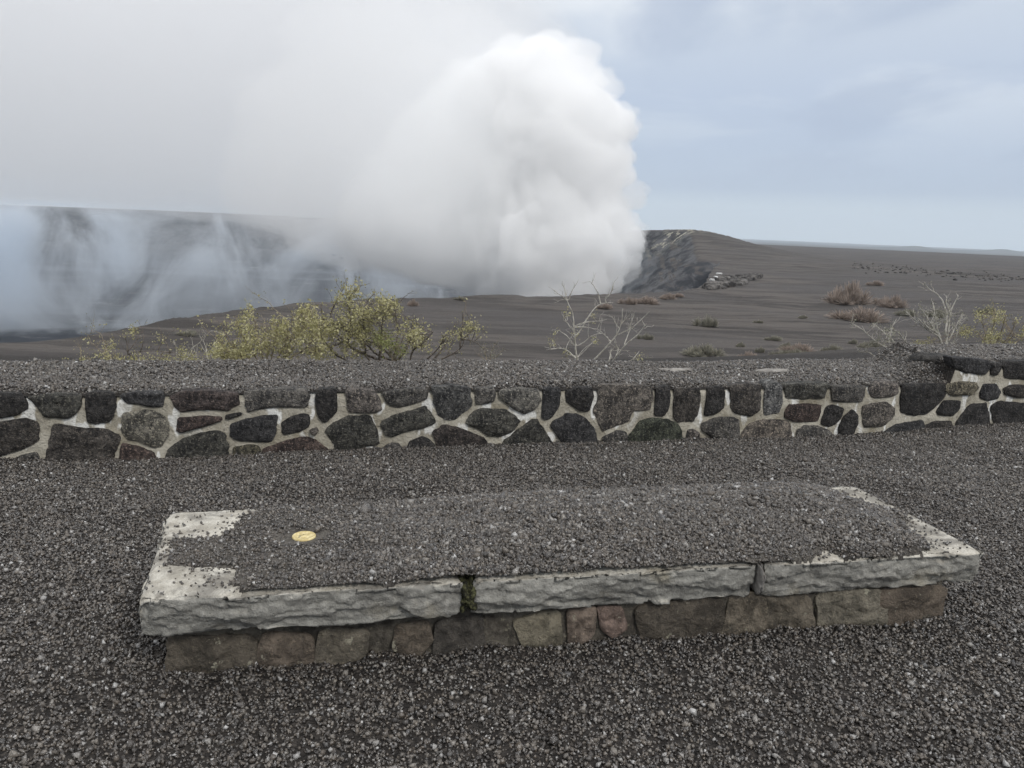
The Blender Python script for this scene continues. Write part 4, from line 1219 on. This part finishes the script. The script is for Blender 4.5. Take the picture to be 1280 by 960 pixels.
shrub('bare_shrub', 'bare whitish shrub with curling stems beside the raised end of the wall', 'shrub', Zr, 8.1,
      [[(500, 560), (420, 470), (300, 420), (220, 340), (120, 280)], [(505, 560), (440, 440), (340, 340), (270, 290)], [(500, 560), (500, 470), (480, 380), (400, 320)], [(340, 560), (280, 500), (220, 475)], [(420, 555), (380, 430), (390, 330), (430, 260)], [(300, 420), (320, 350), (300, 290)], [(505, 555), (515, 480), (490, 400)]],
      [(150, 270, 40, 15, 12), (280, 290, 30, 20, 16), (380, 320, 60, 50, 40), (420, 400, 60, 60, 40), (340, 400, 50, 40, 30)], M['bark_pale'], M['leaf_grey'], .010, 6, 10, GS, .11, .022, 3)
shrub('bare_shrub', 'tallest whitish bare shrub reaching up behind the raised end of the wall', 'shrub', Zr, 8.6,
      [[(740, 455), (720, 380), (640, 340), (560, 270), (490, 210)], [(745, 455), (700, 330), (690, 240), (670, 150)], [(750, 455), (780, 330), (785, 210), (840, 110)], [(755, 360), (770, 250), (740, 140), (700, 90), (620, 40)], [(790, 455), (830, 370), (850, 300)], [(720, 400), (640, 260), (600, 200)], [(760, 440), (830, 300), (870, 220)], [(700, 350), (610, 300), (570, 250)], [(785, 220), (760, 150), (765, 100)]],
      [(620, 200, 80, 40, 40), (760, 230, 100, 60, 60), (840, 220, 60, 30, 30), (520, 200, 40, 20, 14), (680, 300, 100, 50, 40)], M['bark_pale'], M['leaf_grey'], .012, 7, 11, GS, .12, .022, 3)
shrub('leafy_shrub', 'yellow green shrub above the raised end of the wall at the frame edge', 'shrub', Zr, 8.8,
      [[(1040, 470), (1000, 380), (950, 330), (890, 340)], [(1050, 470), (1060, 350), (1090, 270), (1080, 190)], [(1060, 470), (1120, 380), (1160, 230)], [(1180, 470), (1220, 420), (1280, 380)], [(1040, 460), (1020, 330), (980, 240)], [(1100, 460), (1180, 380), (1230, 280)], [(1190, 470), (1290, 420), (1360, 350)], [(1150, 460), (1180, 400), (1210, 370)]],
      [(890, 345, 40, 30, 90), (980, 245, 35, 45, 70), (1110, 250, 55, 55, 140), (1080, 190, 40, 15, 30), (1080, 380, 100, 50, 200), (1220, 280, 20, 25, 20), (1290, 360, 40, 40, 90), (1200, 420, 60, 30, 60), (570, 430, 50, 20, 50), (660, 410, 30, 15, 30)], M['bark_tan'], M['leaf_yellow'], .009, 6, 12, GS, .12, .024, 3)

# ------------------------------------------------------------------ scrub on the plain


def scrub_mesh(name, seed, n=2000):
    rs_ = np.random.RandomState(seed)
    K = 7
    cen = np.stack([rs_.uniform(-.36, .36, K), rs_.uniform(-.3, .3, K), np.zeros(K)], -1)
    rad = rs_.uniform(.16, .27, K); hgt = rs_.uniform(.55, 1.0, K) * (1 - 1.1 * np.abs(cen[:, 0]))
    w = rs_.randint(0, K, n)
    d = rs_.normal(size=(n, 3)); d[:, 2] = np.abs(d[:, 2]) + .15; d /= np.linalg.norm(d, axis=1)[:, None]
    t0, t1 = rs_.uniform(.0, .55, (n, 1)), rs_.uniform(.65, 1.12, (n, 1))
    sc = np.stack([rad[w], rad[w], hgt[w]], -1)
    jit = rs_.normal(0, .02, (n, 3))
    a = cen[w] + d * sc * t0; b = cen[w] + d * sc * t1 + jit
    a[:, :2] /= .62; b[:, :2] /= .62; a[:, 2] /= .9; b[:, 2] /= .9
    side = np.cross(b - a, rs_.normal(size=(n, 3))); side /= np.linalg.norm(side, axis=1)[:, None] + 1e-9
    wd = rs_.uniform(.006, .016, (n, 1))
    v = np.stack([a - side * wd, a + side * wd, b + side * wd * .5, b - side * wd * .5], 1).reshape(-1, 3)
    f = np.arange(n * 4).reshape(n, 4)
    return v, f


def ground_hit(u, v):
    d = ray(np.array([u]), np.array([v]))[0]
    rr_ = np.geomspace(40, 700, 500); t_ = rr_ / math.hypot(d[0], d[1])
    P = EYEP + t_[:, None] * d
    g = height(P[:, 0], P[:, 1]); k_ = np.argmax(P[:, 2] <= g)
    if P[k_, 2] > g[k_]: k_ = len(P) - 1
    return np.array([P[k_, 0], P[k_, 1], g[k_]])


B_, G_ = 'scrub_brown', 'scrub_grey'
SCRUB = [
 (1066, 380, 36, 24, B_, 'large pinkish brown scrub clump, upper of the big pair on the plain'), (1085, 402, 46, 19, B_, 'widest brown scrub clump, lower of the big pair on the plain'),
 (1092, 357, 15, 6, B_, 'small flat brown bush uphill of the big pair of clumps'), (1102, 381, 15, 10, B_, 'small brown bush just right of the big upper clump'),
 (1120, 385, 22, 13, B_, 'rounded brown bush further right of the big upper clump'), (1137, 395, 17, 9, G_, 'grey bush showing left of the tall whitish bare shrub'),
 (1165, 396, 18, 10, G_, 'grey bush seen through the tall whitish bare shrub'), (880, 408, 18, 14, G_, 'solitary grey bush in mid plain below the lava outcrop'),
 (885, 445, 36, 14, G_, 'wide dark grey bush at centre of the near plain'), (902, 454, 20, 9, G_, 'low grey bush just below the wide dark grey bush'),
 (931, 457, 19, 12, B_, 'rounded brown bush peeking over the wall near the pale cap slabs'), (972, 446, 14, 9, G_, 'small grey bush left of the long low bush'),
 (985, 437, 13, 8, G_, 'small bush touching the left end of the long low bush'), (1005, 441, 30, 13, B_, 'long low brown bush on the near plain'),
 (1037, 442, 19, 11, G_, 'dark round bush right of the long low bush'), (990, 455, 19, 9, G_, 'low bush over the wall below the long low bush'),
 (1091, 454, 22, 10, G_, 'low grey bush behind the curling whitish bare shrub'), (812, 459, 18, 16, G_, 'dark bush just right of the leaning bare shrub'),
 (965, 425, 16, 6, G_, 'flat little bush above the long low bush'), (949, 441, 7, 8, G_, 'tiny upright bush right of the wide dark grey bush'),
 (927, 434, 8, 6, G_, 'tiny grey tuft above the wide dark grey bush'), (813, 380, 27, 11, B_, 'brown bush on the crater rim, widest of the rim bushes'),
 (755, 386, 14, 7, B_, 'brown tuft on the rim behind the forked bare tree'), (783, 380, 14, 9, B_, 'brown tuft on the rim just left of the widest rim bush'),
 (837, 374, 14, 7, B_, 'brown tuft on the rim just right of the widest rim bush'), (850, 371, 13, 5, B_, 'low brown tuft on the rim nearest the lava outcrop'),
 (1065, 430, 8, 6, G_, 'tiny grey tuft below the widest brown clump'), (805, 424, 13, 8, G_, 'small dark tuft seen through the tips of the leaning bare shrub'),
 (518, 383, 10, 8, B_, 'lone brown tuft on the rim above the twisted shrub'), (240, 419, 20, 7, G_, 'flat dark tuft on the rim at left'),
 (1230, 392, 16, 8, G_, 'grey bush beyond the yellow green shrub at the frame edge'), (947, 404, 7, 4, G_, 'tiny tuft in the open mid plain'),
 (1005, 398, 8, 4, G_, 'tiny tuft in the open plain left of the widest brown clump'), (10, 456, 14, 7, B_, 'brown tuft low at the left edge of the frame'), (575, 375, 12, 4, G_, 'dark low tuft on the rim skyline at the picture centre'),
]
protos = [scrub_mesh('scrub', s_) for s_ in (1, 2, 3, 4)]
pm = {}
for k_, (u, v_, w, h_, mt, lab) in enumerate(SCRUB):
    key = (k_ % 4, mt)
    if key not in pm:
        me = mesh_obj('plain_bush', protos[k_ % 4][0], protos[k_ % 4][1], M[mt]); ob = me; pm[key] = me
    else:
        ob = pm[key].copy(); COL.objects.link(ob)
    g_ = ground_hit(u, v_); rr_ = math.hypot(g_[0], g_[1]); m_ = rr_ / F
    ob.location = g_ - np.array([0, 0, .02 * h_ * m_]); ob.scale = (w * m_ * 1.1, w * m_ * .9, h_ * m_ * 1.15); ob.rotation_euler = (0, 0, [0.3, -.4, .1, .6][k_ % 4] * 1.0)
    tag(ob, lab, 'bush', 'dry bushes scattered over the cinder plain')

# lava outcrop beside the crater, with white crust
oc = at_z(905, 357, PLAIN)
outc = empty('lava_outcrop', tuple(ground_hit(912, 360)))
tag(outc, 'broken dark lava outcrop with white crust at the foot of the cone', 'rock outcrop')
g = Geo()
ro = np.random.RandomState(5)
for k_ in range(95):
    u = ro.uniform(885, 950); lim = np.interp(u, [885, 900, 920, 950], [362, 362, 358, 346]); top_ = np.interp(u, [885, 900, 920, 950], [356, 347, 343, 342])
    p = ground_hit(u, ro.uniform(top_ + 3, lim)); sz = ro.uniform(.8, 2.6)
    v_, f_ = rock(None, p + [0, 0, sz * .1], (sz * 1.5, sz, sz * .8), None, seed=k_, rough=.4, rot=ro.uniform(0, 3), sub=2)
    base_n = g.n
    g.v.append(v_); g.f += [np.asarray(q_) + base_n for q_ in f_]; g.n += len(v_)
tag(g.build('rock_mass', M['outcrop'], outc, False), kind='stuff')
for (u, v_, w, h_, dz) in ((899, 342, 1.9, .5, 1.3), (890, 350, 1.0, .6, .9), (895, 346, .8, .4, 1.1)):
    p = ground_hit(u + 4, v_ + 6); p = at_r(u, v_, math.hypot(p[0], p[1]) - 1.5)
    rock('white_crust', p, (w, 1.2, h_), M['crust'], outc, u, .45, .4, sub=4)

# band of lava rubble on the plain at right (uncountable)
g = Geo()
for k_ in range(300):
    u = ro.uniform(1065, 1300); v0 = np.interp(u, [1065, 1120, 1280, 1300], [334, 337, 349, 351]); p = ground_hit(u, v0 + ro.normal(0, 2.6 * np.interp(u, [1060, 1130, 1300], [1, 1.3, .7])))
    sz = .3 + .8 * ro.random_sample() ** 2.5
    v_, f_ = rock(None, p + [0, 0, sz * .15], (sz * 1.6, sz, sz * .8), None, seed=k_ + 90, rough=.4, rot=ro.uniform(0, 3), sub=1)
    base_n = g.n
    g.v.append(v_); g.f += [np.asarray(q_) + base_n for q_ in f_]; g.n += len(v_)
rb = g.build('lava_rubble', M['outcrop'], None, False)
tag(rb, 'dark band of lava rubble crossing the far plain right of the cone', 'rubble', kind='stuff')
ps = ground_hit(716 // 2 + 640, 352)

# ------------------------------------------------------------------ smoke and air
def puff(name, levels, rdist, depth, mat, amp, scl, seed, nu=180, sub=6, deep=1.0):
    """closed billowing body through (v, left u, right u) levels seen at distance rdist, stood at its real place and thickness"""
    lv = np.asarray(levels, float)
    tt = np.linspace(0, 1, len(lv)); ts_ = np.linspace(0, 1, len(lv) * sub)
    L = np.stack([np.interp(ts_, tt, lv[:, k_]) for k_ in range(3)], -1)
    ker = np.ones(sub + 1) / (sub + 1)
    Lp = np.pad(L, ((sub // 2, sub // 2), (0, 0)), 'edge'); L = np.stack([np.convolve(Lp[:, k_], ker, 'valid') for k_ in range(3)], -1)
    ce = at_r((L[:, 1] + L[:, 2]) / 2, L[:, 0], rdist)
    hw = (L[:, 2] - L[:, 1]) / 2 * rdist / F
    an = np.linspace(0, 2 * math.pi, nu, endpoint=False)
    nd_ = ce[:, :2] / np.linalg.norm(ce[:, :2], axis=1)[:, None]; side = np.stack([nd_[:, 1], -nd_[:, 0]], -1)
    P = ce[:, None] + np.concatenate([hw[:, None, None] * np.cos(an)[None, :, None] * side[:, None] + (hw * depth)[:, None, None] * np.sin(an)[None, :, None] * nd_[:, None], np.zeros((len(L), nu, 1))], -1)
    out = P - ce[:, None]; out /= np.linalg.norm(out, axis=-1, keepdims=True) + 1e-9
    q = P / scl + seed
    d = amp * (-.85 * billow(q, 5, .5) + .6 * fbm(q * .4, 3) + .42)
    endk = np.clip(np.minimum(np.arange(len(L)), len(L) - 1 - np.arange(len(L))) / 4, .1, 1)[:, None]
    P = P + out * (d * endk)[..., None]
    P[..., 2] -= amp * .5 * billow(q * 1.1 + 40, 4) * endk
    v_ = np.transpose(P, (1, 0, 2)).reshape(-1, 3); nl = len(L)
    v_ = np.concatenate([v_, [P[0].mean(0), P[-1].mean(0)]])
    i = np.arange(nu); j = (i + 1) % nu
    o_ = mesh_obj(name, v_, [grid_faces(nu, nl, True), np.stack([np.full(nu, nu * nl), j * nl, i * nl], -1), np.stack([np.full(nu, nu * nl + 1), i * nl + nl - 1, j * nl + nl - 1], -1)], mat, None, True)
    return o_


M['plume'] = NT('plume_smoke').volume(.115, (.9996, .9996, .9996), .1)
M['plume_rag'] = NT('plume_wisp_smoke').volume(.06, (.9985, .9985, .9985), .1)
M['plume_soft'] = NT('plume_edge_smoke').volume(.0108, (.9990, .9998, .9998), .1)
M['plume_mid'] = NT('plume_mid_smoke').volume(.037, (.9985, .9998, .9998), .1)
core = puff('eruption_plume', [(396, 605, 776), (372, 605, 780), (350, 598, 784), (330, 590, 786), (305, 585, 794), (270, 590, 797), (240, 595, 772), (200, 600, 782), (170, 605, 784), (130, 610, 772), (100, 615, 756), (70, 620, 733), (52, 645, 712), (46, 660, 695)],
            430, 1.0, M['plume'], 15.5, 28, 2.0, 400, 16)
tag(core, 'tall dense white smoke plume billowing out of the crater beside the cone', 'smoke', kind='stuff')
body = puff('plume_smoke', [(352, 610, 760), (338, 540, 770), (325, 450, 775), (312, 390, 785), (295, 350, 785), (270, 310, 780), (240, 290, 750), (200, 280, 750), (170, 290, 750), (130, 300, 740), (100, 330, 730), (70, 350, 710), (30, 390, 680), (0, 420, 640), (-25, 480, 600)],
            475, .7, M['plume_soft'], 31, 53, 6.0, 260, 9)
mid = puff('plume_smoke', [(372, 620, 740), (358, 590, 750), (345, 530, 755), (328, 465, 770), (305, 425, 770), (270, 420, 770), (240, 440, 745), (200, 470, 745), (165, 490, 745), (130, 520, 730), (100, 545, 715), (75, 570, 690)],
            448, .8, M['plume_mid'], 17, 29, 11.0, 260, 10)
tag(mid, 'pale middle billows of smoke just left of the dense plume', 'smoke', kind='stuff')
tag(body, 'softer grey body of smoke spreading left behind the dense plume', 'smoke', kind='stuff')
for k_, (u, v_, ru_, rv_) in enumerate([(786, 238, 20, 24), (776, 150, 20, 26), (756, 104, 20, 22), (724, 66, 24, 20), (786, 288, 20, 26), (690, 52, 30, 16), (780, 335, 14, 30), (640, 66, 30, 26), (610, 110, 34, 40)]):
    lv_ = [(v_ + rv_ * q_, u - ru_ * math.sqrt(1 - q_ * q_) - 2, u + ru_ * math.sqrt(1 - q_ * q_) + 2) for q_ in np.linspace(.97, -.97, 9)]
    pf = puff('smoke_puff', lv_, 424, 1.0, M['plume_rag'], 7, 11, 3.0 + 2.3 * k_, 110, 5)
    tag(pf, 'ragged wisp of white smoke on the edge of the plume', 'smoke', 'wisps round the plume edge', 'stuff')
M['veil'] = NT('drift_smoke').volume(.0045, (.988, .987, .99), .2)
veil = puff('drifting_smoke', [(325, 500, 660), (305, 400, 690), (282, 320, 720), (262, 160, 725), (245, -150, 725), (215, -450, 725), (120, -600, 720), (0, -800, 715), (-90, -800, 690), (-150, -600, 560)], 760, .4, M['veil'], 37, 106, 5.0)
tag(veil, 'wide grey smoke bank drifting left from the plume over the crater', 'smoke', kind='stuff')

t = NT('crater_fume')
pos = t.geo()
e_ = t.mapping(pos, (1, .8, .78), (0, R(-22), 0))
sp_ = t.node('ShaderNodeSeparateXYZ'); t.put(sp_.inputs[0], pos)
nz_ = t.noise(e_, .017, 9, .70, .75)
big_ = t.noise(t.mapping(pos, (1, 1, .35), (0, 0, 0), (300, 50, 10)), .0056, 3, .5)
dn = t.math('MULTIPLY', t.mapr(nz_, .43, .69), t.mapr(big_, .36, .58, .18, 1))
dn = t.math('MULTIPLY', dn, t.mapr(sp_.outputs['Z'], -98, -20, .55, 1))
dn = t.math('MULTIPLY', dn, t.mapr(sp_.outputs['Z'], -6, 10, 1, 0))
dn = t.math('ADD', t.math('MULTIPLY', dn, .085), .0032)
M['fume'] = t.volume(dn, (.93, .965, 1.0), .1)
fm = puff('crater_smoke', [(425, -420, 700), (395, -420, 700), (340, -420, 700), (300, -400, 690), (280, -380, 670), (268, -340, 640), (258, -300, 560)], 740, .07, M['fume'], 5, 80, 9.0)
M['fume'].cycles.volume_step_rate = .12
M['thin'] = NT('thin_smoke').volume(.0075, (.80, .90, 1.0), .1)
wsp = puff('crater_smoke', [(385, 760, 812), (368, 762, 822), (345, 766, 826), (322, 772, 816), (300, 780, 808)], 395, .6, M['thin'], 6, 16, 4.0)
tag(wsp, 'faint blue wisp at the right foot of the plume before the cone', 'smoke', kind='stuff')
tag(fm, 'thin bluish wisps of smoke rising from the crater floor at left', 'smoke', kind='stuff')

M['air'] = NT('air').volume(.00010, (.80, .895, 1.0), .0)
lo, hi, ext = -112, 430, 14600
bm_ = np.array([(sx * ext, sy * ext, zz) for zz in (lo, hi) for (sx, sy) in ((-1, -1), (1, -1), (1, 1), (-1, 1))], float)
hz = mesh_obj('haze', bm_, np.array([(3, 2, 1, 0), (4, 5, 6, 7), (0, 1, 5, 4), (1, 2, 6, 5), (2, 3, 7, 6), (3, 0, 4, 7)]), M['air'])
tag(hz, 'pale blue air that fades the far rim and lowlands', 'haze', kind='stuff')

# ------------------------------------------------------------------ sky, sun, camera
w = bpy.data.worlds.new('World'); C.world = w; w.use_nodes = True
nt = w.node_tree; nt.nodes.clear()
SUN_EL, SUN_AZ = R(39), R(142)         # azimuth from +Y towards +X


class WN(NT):
    def __init__(s): s.t = nt; s.n = nt.nodes


t = WN()
outw = t.node('ShaderNodeOutputWorld')
sky = t.node('ShaderNodeTexSky', sky_type='NISHITA'); sky.sun_disc = False; sky.sun_elevation = SUN_EL; sky.sun_rotation = SUN_AZ
sky.altitude = 1100; sky.dust_density = 1.5
bg1 = t.node('ShaderNodeBackground', Strength=.10); t.put(bg1.inputs['Color'], sky.outputs[0])
dirn = t.node('ShaderNodeTexCoord').outputs['Generated']
sp = t.node('ShaderNodeSeparateXYZ'); t.put(sp.inputs[0], dirn)
zz_ = t.math('MAXIMUM', sp.outputs['Z'], 0.0)
# flat cloud deck: project the direction on to a plane overhead
inv = t.math('DIVIDE', 1.0, t.math('ADD', zz_, .10))
cmb = t.node('ShaderNodeCombineXYZ'); t.put(cmb.inputs[0], t.math('MULTIPLY', sp.outputs['X'], inv)); t.put(cmb.inputs[1], t.math('MULTIPLY', sp.outputs['Y'], inv))
n1 = t.noise(cmb.outputs[0], .62, 7, .52, .5)
n2 = t.noise(t.mapping(cmb.outputs[0], (1, .55, 1), (0, 0, .3), (3.1, 1.2, 0)), .9, 6, .5, .3)
elev = t.mapr(zz_, 0, .34)
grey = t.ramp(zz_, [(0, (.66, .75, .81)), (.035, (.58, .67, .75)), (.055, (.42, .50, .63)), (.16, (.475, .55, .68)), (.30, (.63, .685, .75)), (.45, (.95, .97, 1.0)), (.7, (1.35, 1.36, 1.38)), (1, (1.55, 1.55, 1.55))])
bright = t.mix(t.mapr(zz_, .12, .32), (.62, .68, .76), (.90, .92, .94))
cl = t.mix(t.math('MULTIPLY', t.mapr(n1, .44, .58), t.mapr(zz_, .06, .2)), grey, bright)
cl = t.mix(t.math('MULTIPLY', t.mapr(n2, .48, .60, 0, .65), t.mapr(zz_, .03, .10)), cl, (.40, .47, .60))
# volcanic smog over the left of the sky
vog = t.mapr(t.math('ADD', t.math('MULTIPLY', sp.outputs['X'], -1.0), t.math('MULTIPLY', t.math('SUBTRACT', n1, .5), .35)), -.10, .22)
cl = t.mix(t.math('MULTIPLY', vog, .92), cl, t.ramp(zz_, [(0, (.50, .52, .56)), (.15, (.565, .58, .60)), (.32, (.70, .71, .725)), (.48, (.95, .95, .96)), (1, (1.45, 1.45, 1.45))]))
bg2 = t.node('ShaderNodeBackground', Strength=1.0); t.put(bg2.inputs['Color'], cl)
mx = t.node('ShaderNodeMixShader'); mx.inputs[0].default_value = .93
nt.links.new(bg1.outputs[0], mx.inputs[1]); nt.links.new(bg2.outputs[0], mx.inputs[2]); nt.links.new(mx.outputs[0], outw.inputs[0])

sl = bpy.data.lights.new('sun', 'SUN'); sl.energy = 1.5; sl.angle = R(14); sl.color = (1, .955, .89)
so = bpy.data.objects.new('sun', sl); COL.objects.link(so)
sd = Vector((math.sin(SUN_AZ) * math.cos(SUN_EL), math.cos(SUN_AZ) * math.cos(SUN_EL), math.sin(SUN_EL)))
so.rotation_euler = sd.to_track_quat('Z', 'Y').to_euler(); so.location = sd * 30

cam = bpy.data.cameras.new('camera'); cam.sensor_width = 36; cam.lens = F / 1280 * 36; cam.clip_end = 80000; cam.clip_start = .05
co = bpy.data.objects.new('camera', cam); COL.objects.link(co)
co.matrix_world = Matrix.Translation((0, 0, EYE)) @ Matrix.Rotation(math.pi / 2 - PITCH, 4, 'X') @ Matrix.Rotation(ROLL, 4, 'Z')
C.camera = co
C.view_settings.view_transform = 'Standard'; C.view_settings.look = 'None'; C.view_settings.exposure = .18; C.view_settings.gamma = 1
C.cycles.use_denoising = True
C.cycles.max_bounces = 26; C.cycles.diffuse_bounces = 3; C.cycles.glossy_bounces = 2; C.cycles.transparent_max_bounces = 12; C.cycles.volume_bounces = 24
C.cycles.volume_step_rate = .4; C.cycles.volume_max_steps = 256
C.cycles.use_adaptive_sampling = True; C.cycles.adaptive_threshold = .02
